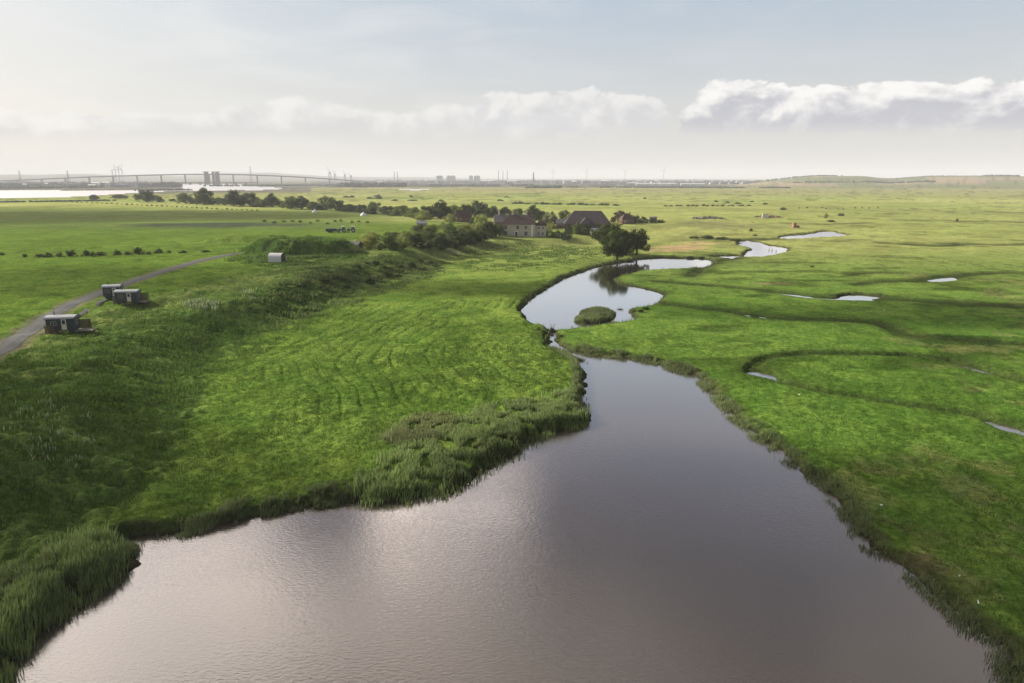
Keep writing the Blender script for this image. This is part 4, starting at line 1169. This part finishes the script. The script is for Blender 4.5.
# cattle and resting gulls
def skin_mesh(name, joints, edges, mat, sub=1):
    me = bpy.data.meshes.new(name); me.from_pydata([j[:3] for j in joints], edges, [])
    o = bpy.data.objects.new(name, me); COL.objects.link(o)
    o.modifiers.new('Skin', 'SKIN'); sb = o.modifiers.new('Sub', 'SUBSURF'); sb.levels = sub; sb.render_levels = sub
    for i, j in enumerate(joints):
        me.skin_vertices[0].data[i].radius = (j[3], j[3])
    me.skin_vertices[0].data[0].use_root = True
    dg = bpy.context.evaluated_depsgraph_get(); me2 = bpy.data.meshes.new_from_object(o.evaluated_get(dg))
    bpy.data.objects.remove(o)
    o = bpy.data.objects.new(name, me2); COL.objects.link(o); me2.materials.clear(); me2.materials.append(MATS[mat])
    for p in me2.polygons: p.use_smooth = True
    return o
J = [(0,0,1.0,.36),(.55,0,1.02,.36),(-.6,0,1.02,.34),(.95,0,1.2,.2),(1.3,0,.95,.16),(1.55,0,.75,.11),
     (.6,.2,.55,.1),(.6,.2,.0,.07),(.6,-.2,.55,.1),(.6,-.2,0,.07),(-.65,.2,.6,.13),(-.62,.2,0,.07),(-.65,-.2,.6,.13),(-.62,-.2,0,.07),(-.95,0,1.0,.05),(-1.0,0,.5,.03)]
E = [(0,1),(0,2),(1,3),(3,4),(4,5),(1,6),(6,7),(1,8),(8,9),(2,10),(10,11),(2,12),(12,13),(2,14),(14,15)]
cow0 = skin_mesh('cow', J, E, 'cow_hide')
cows = [(799,208.6),(807,208.2),(816,208.9),(822,208.3),(826,209.2),(838,210),(843,209.6),(855,208.6),(862,208.4),(869,208.7),(878,208.4),(724,204.2)]
cows.sort()
for i, (px, py) in enumerate(cows):
    x, y, z = at(px, py); o = cow0 if i == 0 else cow0.copy()
    if i: COL.objects.link(o)
    o.location = (x, y, z - .02); o.rotation_euler.z = random.uniform(0, 6.28); s = random.uniform(1.0, 1.2); o.scale = (s, s, s)
    tag(o, f'small dark cow grazing the far marsh, {ordn(i)} from the left of the herd', 'cow', 'cattle grazing the far marsh')
Jb = [(0,0,.16,.09),(.14,0,.2,.07),(-.16,0,.16,.05),(-.3,0,.18,.02),(.2,0,.3,.045),(.22,0,.36,.05),(.3,0,.35,.015),(.02,.04,.06,.02),(.02,.04,0,.015),(.02,-.04,.06,.02),(.02,-.04,0,.015)]
Eb = [(0,1),(0,2),(2,3),(1,4),(4,5),(5,6),(0,7),(7,8),(0,9),(9,10)]
b0 = skin_mesh('gull', Jb, Eb, 'bird_white')
gl = [(881,507,'white gull on the marsh grass, farthest from the near shore corner'),(959,578,'white gull resting halfway down the marsh edge'),(978,605,'white gull on the grass nearest the shore corner'),
      (884,311,'white gull beside the dark creek in the shaded band'),(799,396,'white gull inside the curve of the winding creek')]
for i, (px, py, lb) in enumerate(gl):
    x, y, z = at(px, py); o = b0 if i == 0 else b0.copy()
    if i: COL.objects.link(o)
    o.location = (x, y, z + .12); o.rotation_euler.z = random.uniform(0, 6.28); o.scale = (.62,) * 3
    tag(o, lb, 'gull', 'gulls on the marsh')

# ------------------------------------------------------------------ far things
def far_at(px, D, z=0.6):
    """point at ground distance D in the direction of column px (horizon row)"""
    a = (px - 512) / FPX; dy = cp + (341.5 - 177.5) / FPX * sp
    L = math.hypot(a, dy); return a / L * D, dy / L * D, z
def fk(x, y): return FPX / (y * cp + H * sp)        # px per metre

def bridge():
    D = 3450
    pts = [(-90,182),(-30,181.4),(0,180.8),(40,179),(78,177.2),(110,176),(150,174.8),(190,174.0),(230,174.0),(270,175.3),(300,176.8),(325,178.3),(345,179.8),(360,181)]
    P = []
    for px, py in pts:
        x, y, _ = far_at(px, D); y = D; x = (px - 512) / FPX * (D * cp + H * sp)
        # height of the deck from row
        dx, dy, dz = ray(px, py); t = y / dy; P.append((x, y, H + dz * t))
    base = (sum(p[0] for p in P) / len(P), D, 0)
    t = thing('road_bridge', 'long arched grey road bridge crossing the far river', 'bridge', (0, 0, 0))
    m = MB(); p_ = MB(); rl = MB()
    Q = smooth_poly(P, False, 2)
    for a, b_ in zip(Q[:-1], Q[1:]):
        for (zo, th, wd) in ((0, 3.0, 18),):
            vs = []
            for q in (a, b_):
                for yy, zz in ((-wd / 2, 0), (wd / 2, 0), (wd / 2 - 4, -th - 1.2), (-wd / 2 + 4, -th - 1.2)): vs.append((q[0], q[1] + yy, q[2] + zz))
            m.add(vs, [(0, 1, 5, 4), (1, 2, 6, 5), (2, 3, 7, 6), (3, 0, 4, 7)])
        for yy in (-9, 9):
            vs = []
            for q in (a, b_):
                for y2, zz in ((-.2, 0), (.2, 0), (.2, 1.4), (-.2, 1.4)): vs.append((q[0], q[1] + yy + y2, q[2] + zz))
            rl.add(vs, [(0, 1, 5, 4), (1, 2, 6, 5), (2, 3, 7, 6), (3, 0, 4, 7)])
    m.build('deck', 'blue_concrete', t); rl.build('parapet', 'concrete', t)
    Qa = np.array(Q)
    xs = np.arange(P[0][0] + 60, P[-1][0] - 40, 118)
    for xx in xs:
        zt = float(np.interp(xx, Qa[:, 0], Qa[:, 2])) - 4
        if zt > 2: MB().box((xx, D, zt / 2 - 1), (3.0, 11, zt + 2)).build('pier', 'blue_concrete', t)
bridge()

def lift_bridge():
    D = 3230; k = FPX / (D * cp + H * sp)
    t = thing('lifting_bridge', 'old lifting bridge with two pairs of square towers over the river', 'bridge', ((212.5 - 512) / k, D, 0))
    X = lambda px: (px - 212.5) / k
    zt = 56
    for px, w_ in ((207.3, 17), (214.2, 7), (218.2, 16)):
        MB().box((X(px), 0, zt / 2 - 2), (w_, 16, zt + 4), 0, .86).build('tower', 'blue_concrete', t)
    MB().box((X(207.3), 0, zt + 1.4), (21, 20, 2.6)).build('tower_cap', 'blue_concrete', t); MB().box((X(216.8), 0, zt + 1.4), (34, 20, 2.6)).build('tower_cap', 'blue_concrete', t)
    MB().box((X(200), 0, 9.5), (X(255) - X(140), 12, 3)).build('deck', 'blue_concrete', t)
    for px in (162, 176, 190, 200, 227, 236, 246): MB().box((X(px), 0, 3.5), (7, 12, 9.5)).build('pier', 'blue_concrete', t)
lift_bridge()

def turbine(px, top_py, D, label, ang):
    x, y, _ = far_at(px, D); k = fk(x, y)
    dx, dy, dz = ray(px, top_py); zt = H + dz * (y / dy)
    t = thing('wind_turbine', label, 'wind turbine', (x, y, 0), 0, 'wind turbines on the horizon')
    zt = max(zt, 40) * .8; L = zt * .45
    MB().tube((0, 0, 0), (0, 0, zt), 2.8, 1.6, 12).build('tower', 'turbine_grey', t)
    MB().box((0, -2, zt), (3, 8, 3)).build('nacelle', 'turbine_grey', t)
    for i in range(3):
        a = ang + i * 2.094
        MB().tube((0, -8, zt), (math.sin(a) * L, -8, zt + math.cos(a) * L), 1.9, .5, 6).build('blade', 'turbine_grey', t)
turbine(553, 168.5, 7200, 'faint wind turbine on the horizon above the farmhouse', .2)
turbine(586.5, 167.5, 7000, 'wind turbine on the horizon directly above the great barn', .6)
turbine(625, 168.5, 7400, 'faint wind turbine on the horizon above the three oaks', 1.0)
turbine(663.5, 167.5, 7100, 'wind turbine on the horizon right of the others, over the pale warehouses', .4)
turbine(116, 166, 5200, 'wind turbine over the bridge, left of the close group', .1)
turbine(119.5, 164, 5200, 'tallest wind turbine in the group over the bridge', .9)
turbine(122.5, 166, 5300, 'wind turbine at the right of the group over the bridge', .5)

def mast(px, top_py, D, w, label, cat='pylon', name='pylon', group='pylons along the horizon'):
    x, y, _ = far_at(px, D); dx, dy, dz = ray(px, top_py); zt = H + dz * (y / dy)
    t = thing(name, label, cat, (x, y, 0), .3, group); m = MB()
    for sx, sy in ((-1, -1), (1, -1), (1, 1), (-1, 1)): m.tube((sx * w, sy * w, 0), (sx * w * .12, sy * w * .12, zt), w * .14, w * .08, 4)
    n = 6
    for i in range(n):
        f0 = 1 - .88 * i / n; f1 = 1 - .88 * (i + 1) / n; z0, z1 = zt * i / n, zt * (i + 1) / n
        for s in (-1, 1):
            m.tube((-w * f0 * s, -w * f0, z0), (w * f1 * s, -w * f1, z1), w * .06, w * .06, 4); m.tube((-w * f0, -w * f0 * s, z0), (-w * f1, w * f1 * s, z1), w * .06, w * .06, 4)
    m.build('lattice', 'dark_metal', t)
    a = MB()
    for q in (.68, .8, .92): a.tube((-w * 1.6, 0, zt * q), (w * 1.6, 0, zt * q), w * .09, w * .05, 4)
    a.build('crossarm', 'dark_metal', t)
mast(251, 166, 3600, 5, 'lattice pylon behind the right half of the bridge')
mast(68, 170, 3300, 4, 'lattice pylon behind the left end of the bridge')
mast(20, 170, 3800, 4, 'lattice pylon at the left edge above the dark yards')
mast(113, 169, 3900, 4, 'lattice pylon just left of the turbines over the bridge')

def chimney_stack(px, top_py, D, r_, label):
    x, y, _ = far_at(px, D); dx, dy, dz = ray(px, top_py); zt = H + dz * (y / dy)
    t = thing('factory_chimney', label, 'chimney', (x, y, 0), 0, 'factory chimneys on the horizon')
    MB().tube((0, 0, 0), (0, 0, zt), r_, r_ * .6, 12).build('shaft', 'blue_concrete', t); MB().tube((0, 0, zt), (0, 0, zt + 3), r_ * .75, r_ * .75, 12).build('rim', 'concrete', t)
chimney_stack(498.5, 170.5, 6500, 5, 'tall thin chimney, first of the three in a row')
chimney_stack(503, 171, 6600, 5, 'tall thin chimney, middle of the three in a row')
chimney_stack(507.3, 170.5, 6400, 5, 'tall thin chimney, last of the three in a row')
chimney_stack(394.5, 172, 6000, 5, 'chimney left of the pair above the river flats')
chimney_stack(397.5, 172, 6050, 5, 'chimney right of the pair above the river flats')
chimney_stack(533.5, 173, 4200, 6, 'short stout dark tower above the farmhouse on the horizon')

def crane(px, top_py, D, label, s=1.0, tilt=.35):
    x, y, _ = far_at(px, D); dx, dy, dz = ray(px, top_py); zt = H + dz * (y / dy)
    t = thing('dock_crane', label, 'crane', (x, y, 0), 0, 'dock cranes on the horizon'); f = MB()
    hh = zt * .55; w = 8 * s
    for sx in (-1, 1):
        for sy in (-1, 1): f.tube((sx * w, sy * 8, 0), (sx * w * .8, sy * 6, hh), 2.2, 2.0, 5)
    f.box((0, 0, hh), (w * 2.2, 14, 4)); f.box((w * .2, 0, hh + 5), (12, 12, 8)); f.build('frame', 'blue_concrete', t)
    MB().tube((-w * .2, 0, hh), (-w - tilt * 30, 0, zt), 2.2, 1.2, 5).build('jib', 'blue_concrete', t)
    MB().tube((w * .4, 0, hh), (w * .2, 0, hh + (zt - hh) * .7), 1.8, 1.2, 5).build('mast', 'blue_concrete', t)
crane(330, 166.5, 6000, 'tallest dock crane with raised jib, left of the crane group', 1.1)
crane(335, 169.5, 6050, 'dock crane with raised jib, second of the crane group', .9)
crane(345, 170.5, 6000, 'smaller dock crane, third of the crane group', .7)
crane(351, 172.5, 6000, 'smallest dock crane, last of the crane group', .7, .6)

def tank(px, D, w, h, label):
    x, y, _ = far_at(px, D); t = thing('storage_tank', label, 'storage tank', (x, y, 0), 0, 'storage tanks on the horizon')
    MB().tube((0, 0, -1), (0, 0, h), w, w, 20).build('shell', 'blue_concrete', t)
    MB().tube((0, 0, h), (0, 0, h * 1.12), w, w * .3, 20).build('roof', 'concrete', t)
for i, (px, w) in enumerate([(439.5, 26), (449, 20), (453, 20), (471, 16), (477, 24)]):
    tank(px, 5600, w, 44, f'large grey storage tank on the horizon, {ordn(i)} from the left')

def building(px, D, wpx, h, dep, mat, label, name='warehouse', cat='warehouse', group='industrial buildings beyond the marsh', roofm='warehouse_sheet'):
    x, y, _ = far_at(px, D); k = fk(x, y); w = wpx / k
    t = thing(name, label, cat, (x, y, 0), math.atan2(-x, y) * .8, group)
    gabled_walls(t, w, dep, h, h * .22, mat)
    gable(t, 'roof', 0, 0, h + .1, w, dep, h * .22, roofm, 1.0, .5)
    n = max(2, int(w / 30))
    for i in range(n): MB().box((-w / 2 + (i + .5) * w / n, -dep / 2 - .1, h * .25), (5, .2, h * .5)).build('door', 'industry_grey', t)
building(656, 2900, 40, 8, 40, 'warehouse_sheet', 'long white warehouse on the flats, larger of the two')
building(693, 2950, 23, 7, 40, 'warehouse_sheet', 'white warehouse on the flats, shorter of the two')
building(632, 3100, 9, 8, 30, 'concrete', 'small pale works left of the long white warehouse')
building(95, 2950, 7, 13, 30, 'warehouse_sheet', 'white roofed works beneath the bridge, left of its twin')
building(105, 2900, 6, 14, 30, 'warehouse_sheet', 'white roofed works beneath the bridge, right of its twin')
building(90, 2750, 8, 7, 30, 'concrete', 'low pale works on the far river bank below the bridge')
building(44, 3200, 9, 9, 30, 'concrete', 'pale works in the middle of the dark far yards')
building(18, 3100, 12, 8, 30, 'concrete', 'pale shed at the edge of the dark far yards')
building(512, 4200, 10, 12, 40, 'warehouse_sheet', 'white works below the three thin chimneys')
building(487, 4300, 12, 12, 40, 'concrete', 'grey works left of the three thin chimneys')
building(380, 3900, 5, 8, 40, 'warehouse_sheet', 'tiny white works between the cranes and the chimney pair')
building(573, 4100, 9, 10, 40, 'warehouse_sheet', 'pale works on the horizon behind the great barn')
building(606, 4300, 9, 12, 40, 'concrete', 'grey works on the horizon left of the white warehouses')
building(1015, 3500, 9, 7, 16, 'concrete', 'low grey farm building on the skyline of the tan hill', 'farm_building', 'farm building', None)

# far woods and dark yards that read as masses
def far_mass(name, px0, px1, D, h, dep, label, seed, n=260, cat='woodland', gap=.3, mat='far_wood', zoff=0.):
    g = np.random.default_rng(seed)
    x0, y0, _ = far_at(px0, D); x1, y1, _ = far_at(px1, D)
    u = g.uniform(0, 1, n); u = u[vn(u * 23, u * 0 + seed, seed) > gap]; n = len(u)
    X = x0 + (x1 - x0) * u + g.normal(0, dep * .2, n); Y = y0 + (y1 - y0) * u + g.uniform(-dep / 2, dep / 2, n)
    Z = fields(X, Y)['z']
    hh = h * g.uniform(.5, 1.1, n); m = MB()
    bm = bmesh.new(); bmesh.ops.create_icosphere(bm, subdivisions=1, radius=1.0)
    bv = np.array([v.co[:] for v in bm.verts]); bf = np.array([[v.index for v in f.verts] for f in bm.faces]); bm.free()
    V = []; Fc = []
    for i in range(n):
        s = hh[i] * g.uniform(.5, .9); jit = 1 + .25 * (g.uniform(size=len(bv)) - .5)
        V.append(bv * jit[:, None] * [s * 1.3, s, hh[i] * .55] + [X[i], Y[i], max(Z[i], 0) + hh[i] * .4 + zoff]); Fc.append(bf + i * len(bv))
    o = npmesh(name, np.vstack(V), np.vstack(Fc).ravel(), 3, mat)
    return tag(o, label, cat, None, 'stuff')
far_mass('far_wood', 342, 400, 2500, 16, 80, 'dark wood on the level right of the bridge', 1, 260, gap=.05)
far_mass('far_wood', 400, 530, 2700, 8, 60, 'thin dark hedgerow line below the storage tanks', 2, 260)
far_mass('far_wood', 530, 556, 2150, 9, 50, 'dark coppice on the level above the farmhouse', 3, 110, gap=.1)
far_mass('far_wood', 556, 790, 2300, 5, 40, 'thin dark hedge line before the white warehouses', 4, 420, gap=.35)
far_mass('far_wood', 560, 780, 4000, 12, 300, 'hazy woods around the far works', 5, 500, gap=.3)
far_mass('far_wood', 360, 560, 4600, 14, 400, 'hazy woods along the industrial horizon', 6, 500, gap=.2)
far_mass('far_wood', 0, 82, 2600, 8, 160, 'dark yards and scrub on the far river bank', 7, 420, gap=.3)
far_mass('far_wood', -60, 150, 3500, 12, 500, 'hazy scrub behind the far bank yards', 8, 500, gap=.25)
far_mass('far_wood', 150, 172, 2700, 18, 60, 'dark wooded knoll under the bridge', 9, 90, gap=.05)
far_mass('far_wood', 140, 186, 1980, 4.5, 40, 'scrub on the low river island below the bridge', 10, 160, gap=.2)
far_mass('far_wood', 225, 345, 2900, 7, 200, 'scrub under the falling end of the bridge', 11, 320, gap=.4)
far_mass('far_wood', 892, 985, 4050, 9, 120, 'dark wood along the crest of the tan hill', 12, 340, gap=.15)
far_mass('far_wood', 795, 832, 3900, 7, 120, 'dark wood on the crest of the smaller hill', 13, 180, gap=.15)
far_mass('far_wood', 870, 935, 3000, 7, 100, 'copse on the lower slope of the tan hill', 14, 170, gap=.4)
far_mass('far_wood', 990, 1010, 3950, 12, 80, 'dark clump on the hill crest near the right end', 15, 70, gap=.1)
far_mass('far_wood', 790, 850, 2950, 5, 80, 'hedges on the foot of the smaller hill', 16, 170, gap=.4)
far_mass('far_scrub', -60, 110, 1130, 2.2, 14, 'dark rough edge of the near river bank', 17, 420, 'scrub', .3)

def far_town(name, px0, px1, D0, D1, n, mat, label, seed):
    g = np.random.default_rng(seed); m = MB()
    for i in range(n):
        D = g.uniform(D0, D1); x, y, _ = far_at(g.uniform(px0, px1), D)
        m.box((x, y, 4), (g.uniform(8, 60), g.uniform(10, 30), g.uniform(8, 22)), g.uniform(-.5, .5), g.uniform(.6, 1))
    tag(m.build(name, mat), label, 'town', None, 'stuff')
far_town('far_town', 360, 760, 3300, 6500, 170, 'industry_grey', 'hazy grey blocks of the town along the horizon behind the marsh', 1)
far_town('far_town', 360, 760, 3300, 6500, 90, 'concrete', 'hazy pale blocks of the town along the horizon behind the marsh', 2)
far_town('far_town', -80, 150, 2500, 4200, 90, 'industry_grey', 'dark stacks and sheds of the yards beyond the left river', 3)
far_town('far_town', -80, 150, 2500, 4200, 34, 'concrete', 'pale sheds of the yards beyond the left river', 4)

# ------------------------------------------------------------------ sun, unseen clouds placed to shade the land
sa, se = R(SUN_AZ), R(SUN_EL)
sdir = Vector((math.sin(sa) * math.cos(se), math.cos(sa) * math.cos(se), math.sin(se)))
sun = bpy.data.lights.new('sun', 'SUN'); sun.energy = 5.0; sun.angle = R(.53); sun.color = (1.0, .93, .80)
so = bpy.data.objects.new('sun', sun); COL.objects.link(so); so.rotation_euler = (-sdir).to_track_quat('-Z', 'Y').to_euler(); so.location = sdir * 200

m, nt = nodes('cloud_vapour'); b = NB(nt)
pv = b.n('ShaderNodeVolumePrincipled'); pv.inputs['Color'].default_value = (1, 1, 1, 1); pv.inputs['Density'].default_value = .042; pv.inputs['Anisotropy'].default_value = .3
o_ = b.n('ShaderNodeOutputMaterial'); nt.links.new(pv.outputs[0], o_.inputs['Volume'])
CALT = 420.0
def cloud(gx, gy, rx, ry, rz_, label, seed, th=26, rot=0.0):  # out-of-frame vapour body, shaped and placed for the shadow it drops
    off = CALT / math.tan(se)
    cx = gx + math.sin(sa) * off; cy = gy + math.cos(sa) * off
    bm = bmesh.new(); bmesh.ops.create_icosphere(bm, subdivisions=5, radius=1.0)
    for v in bm.verts:
        p = v.co.copy()
        n_ = float(fbm(np.array([p.x * 2.2 + seed * 3.1 + 20]), np.array([p.y * 2.2 + p.z * 1.7 + 20]), seed, 4)[0])
        k = .72 + .56 * n_
        v.co = Vector((p.x * rx * k, p.y * ry * k, max(p.z, -.5) * th * k))
    me = bpy.data.meshes.new('cloud'); bm.to_mesh(me); bm.free(); me.materials.append(MATS['cloud_vapour'])
    o = bpy.data.objects.new('cloud', me); COL.objects.link(o); o.location = (cx, cy, CALT); o.rotation_euler.z = rot
    return tag(o, label, 'cloud', 'unseen clouds placed to shade the marsh', 'thing')
#        ground x,y  radii
cloud(-72, 62, 66, 34, 0, 'broad unseen low cloud placed to shade the near embankment slope', 1, 11, R(-12))
cloud(75, 32, 75, 36, 0, 'broad unseen low cloud placed to shade the near right shore', 2, 26, R(-24))
cloud(165, 156, 120, 17, 0, 'long thin unseen cloud placed to shade a band of the right marsh', 3, 14, R(-3))
cloud(-100, 172, 52, 30, 0, 'small unseen cloud placed to shade the track and huts', 4, 5, R(10))
cloud(-330, 520, 230, 120, 0, 'wide unseen cloud placed to shade the far left field', 5, 9, R(5))
cloud(-12, 196, 55, 13, 0, 'small thin unseen cloud placed to shade the upper meadow', 6, 9, R(0))

# ------------------------------------------------------------------ haze
m, nt = nodes('haze_air'); b = NB(nt)
pv = b.n('ShaderNodeVolumePrincipled'); pv.inputs['Color'].default_value = (.93, .96, 1.0, 1); pv.inputs['Density'].default_value = 1.3e-4; pv.inputs['Anisotropy'].default_value = 0.0
o_ = b.n('ShaderNodeOutputMaterial'); nt.links.new(pv.outputs[0], o_.inputs['Volume'])
hb = MB().box((0, 0, 104), (64000, 64000, 220)).build('haze', 'haze_air'); tag(hb, kind='stuff')

# ------------------------------------------------------------------ sky
def world():
    w = bpy.data.worlds.new('World'); SC.world = w; w.use_nodes = True
    nt = w.node_tree; nt.nodes.clear(); b = NB(nt)
    sky = b.n('ShaderNodeTexSky', sky_type='NISHITA'); sky.sun_disc = False
    sky.sun_elevation = se; sky.sun_rotation = sa; sky.air_density = 1.2; sky.dust_density = 2.5; sky.ozone_density = 1.0
    tc = b.n('ShaderNodeTexCoord'); sep = b.n('ShaderNodeSeparateXYZ'); b.put(sep.inputs[0], tc.outputs['Generated'])
    X, Y, Z = sep.outputs
    el = b.m('MULTIPLY', b.m('ARCSINE', b.m('MAXIMUM', Z, -.99)), 57.2958)
    az = b.m('MULTIPLY', b.m('ARCTAN2', X, Y), 57.2958)
    # clear air, thinly veiled
    base = b.mix(1.0, sky.outputs[0], (.105, .105, .105), 'MULTIPLY')
    dsun = b.n('ShaderNodeVectorMath', operation='DOT_PRODUCT'); b.put(dsun.inputs[0], tc.outputs['Generated']); dsun.inputs[1].default_value = sdir
    cs = dsun.outputs['Value']
    glow = b.m('POWER', b.m('MAXIMUM', cs, 0.0), 3.0)
    veil = b.mix(b.ramp(el, 0, 16), (.70, .685, .66), (.44, .535, .655))
    veil = b.mix(b.m('MULTIPLY', glow, 1.0, clamp=True), veil, (.90, .885, .86))
    # thin high streaks
    pv_ = b.comb(b.m('MULTIPLY', az, .035), b.m('MULTIPLY', el, .16))
    st = b.noise(pv_, 2.2, 5, .6, .6)
    veil = b.mix(b.m('MULTIPLY', b.ramp(st, .42, .72), b.ramp(az, 25, -35, .12, .6)), veil, (.84, .835, .82))
    zen = b.ramp(el, 18, 60)
    veil = b.mix(zen, veil, (.30, .35, .43))
    col = b.mix(.86, base, veil)
    # cumulus bank: billows, flat base near 3.6 deg
    el2 = b.m('DIVIDE', el, b.m('MAXIMUM', b.m('COSINE', b.m('MULTIPLY', az, math.pi / 180)), .5))
    def bank(col, sx, base_el, top_lo, top_hi, seed, az0, az1, wgt, lit, shade, soft=.06):
        vec = b.comb(b.m('MULTIPLY_ADD', az, sx, seed), b.m('MULTIPLY', el2, sx * 1.5), seed * .37)
        n = b.noise(vec, 1.0, 7, .58, .25)
        vec2 = b.comb(b.m('MULTIPLY_ADD', az, sx, seed - .16), b.m('MULTIPLY_ADD', el2, sx * 1.5, .22), seed * .37)
        n2 = b.noise(vec2, 1.0, 7, .58, .25)
        big = b.noise(b.comb(b.m('MULTIPLY_ADD', az, sx * .42, seed * 2.1), 0.0, seed), 1.0, 3, .5)
        topel = b.ramp(big, .35, .65, top_lo, top_hi)
        # height inside the bank 0..1
        h_ = b.m('DIVIDE', b.m('SUBTRACT', el2, base_el), b.m('SUBTRACT', topel, base_el))
        env = b.m('SUBTRACT', 1.0, b.m('POWER', b.m('MAXIMUM', h_, 0.0), 2.0))
        edge = b.m('MULTIPLY', b.ramp(az, az0, az0 + 4), b.ramp(az, az1, az1 + 4, 1, 0))
        dens = b.m('ADD', b.m('MULTIPLY', b.m('SUBTRACT', n, .5), 2.1), b.m('MULTIPLY', env, .9))
        dens = b.m('ADD', dens, b.m('MULTIPLY_ADD', edge, 1.3, -1.3))
        mask = b.m('MULTIPLY', b.ramp(dens, .12, .12 + soft * 3), b.ramp(el2, base_el - .6, base_el + .9))
        mask = b.m('MULTIPLY', mask, wgt)
        sh = b.m('ADD', b.m('MULTIPLY', b.m('SUBTRACT', n, n2), 3.2), b.m('MULTIPLY_ADD', h_, .75, .05))
        cc = b.mix(b.ramp(sh, .0, .95), shade, lit)
        return b.mix(mask, col, cc)
    col = bank(col, .16, 3.0, 4.6, 6.2, 3.3, -45, 6, .62, (.92, .905, .88), (.60, .60, .63), .10)
    col = bank(col, .26, 3.6, 6.4, 7.1, 9.1, -5, 10.5, .75, (.88, .865, .84), (.60, .60, .64), .06)
    col = bank(col, .22, 3.6, 7.3, 8.4, 14.2, 11.5, 60, 1.0, (.93, .91, .885), (.47, .48, .54), .045)
    # broken deck overhead, seen only mirrored in the water
    zc = b.m('MAXIMUM', Z, .12)
    pd = b.comb(b.m('DIVIDE', X, zc), b.m('DIVIDE', Y, zc), 4.0)
    dk = b.noise(pd, 1.15, 6, .5, .35)
    def gauss(a0, e0, wa, we, k):
        p = b.m('ADD', b.m('POWER', b.m('ABSOLUTE', b.m('MULTIPLY_ADD', az, 1 / wa, -a0 / wa)), 2.0), b.m('POWER', b.m('ABSOLUTE', b.m('MULTIPLY_ADD', el, 1 / we, -e0 / we)), 2.0))
        return b.m('MULTIPLY', b.m('EXPONENT', b.m('MULTIPLY', p, -1.0)), k)
    gb = b.m('ADD', b.m('ADD', gauss(-5, 26.6, 7.5, 2.1, 9.0), gauss(-27, 29, 8, 3.0, .55)), gauss(-6, 34, 22, 6, .9))
    for gg in ((-5, 26.5, 9, 2.6, .20), (-29, 30, 9, 5, .22), (9, 21, 12, 3.4, -.30), (-17.0, 27.2, 3.6, 2.6, -.42), (26, 33, 16, 8, -.06)):
        dk = b.m('ADD', dk, gauss(*gg))
    deckm = b.m('MULTIPLY', b.ramp(dk, .42, .58), b.ramp(el, 13.5, 21))
    near = b.m('POWER', b.m('MAXIMUM', cs, 0.0), 5.0)
    deckc = b.mix(b.ramp(dk, .62, .95), (.56, .53, .51), (.34, .335, .35))
    deckc = b.mix(b.ramp(el, 40, 58), deckc, (.10, .105, .13))
    deckc = b.mix(1.0, deckc, b.comb(b.m('MULTIPLY_ADD', near, 7.6, .92), b.m('MULTIPLY_ADD', near, 7.0, .90), b.m('MULTIPLY_ADD', near, 6.4, .88)), 'MULTIPLY')
    deckc = b.mix(1.0, deckc, b.comb(b.m('ADD', gb, 1.0), b.m('MULTIPLY_ADD', gb, .94, 1.0), b.m('MULTIPLY_ADD', gb, .9, 1.0)), 'MULTIPLY')
    gap = b.mix(b.ramp(el, 16, 40), (.37, .41, .54), (.10, .113, .15))
    hi = b.mix(deckm, gap, deckc)
    col = b.mix(b.ramp(el, 14, 22), col, hi)
    col = b.mix(b.ramp(el, 0, -3), col, (.30, .32, .22))
    bg = b.n('ShaderNodeBackground'); b.put(bg.inputs[0], col); bg.inputs[1].default_value = .575
    o = b.n('ShaderNodeOutputWorld'); nt.links.new(bg.outputs[0], o.inputs[0])
    w.cycles.sampling_method = 'MANUAL'; w.cycles.sample_map_resolution = 1024
world()

for k, (t_, w_, h_) in PROTO.items():
    if not t_['_used']:
        for c_ in list(t_.children): bpy.data.objects.remove(c_)
        bpy.data.objects.remove(t_)
for o in bpy.data.objects:
    if '_used' in o: del o['_used']

# ------------------------------------------------------------------ camera and render
cam = bpy.data.cameras.new('camera'); cam.sensor_width = 36; cam.lens = 36 * FPX / 1024; cam.clip_end = 100000; cam.clip_start = .5
co = bpy.data.objects.new('camera', cam); COL.objects.link(co); co.location = (0, 0, H); co.rotation_euler = (R(90) - PITCH, 0, 0)
SC.camera = co
SC.render.engine = 'CYCLES'
SC.view_settings.view_transform = 'Standard'; SC.view_settings.look = 'None'; SC.view_settings.gamma = 1; SC.view_settings.exposure = .9; SC.view_settings.use_curve_mapping = False
cy = SC.cycles
cy.use_denoising = True; cy.max_bounces = 5; cy.diffuse_bounces = 2; cy.glossy_bounces = 3; cy.transmission_bounces = 2; cy.volume_bounces = 0; cy.transparent_max_bounces = 12
cy.use_adaptive_sampling = True; cy.adaptive_threshold = .02
cy.caustics_reflective = False; cy.caustics_refractive = False
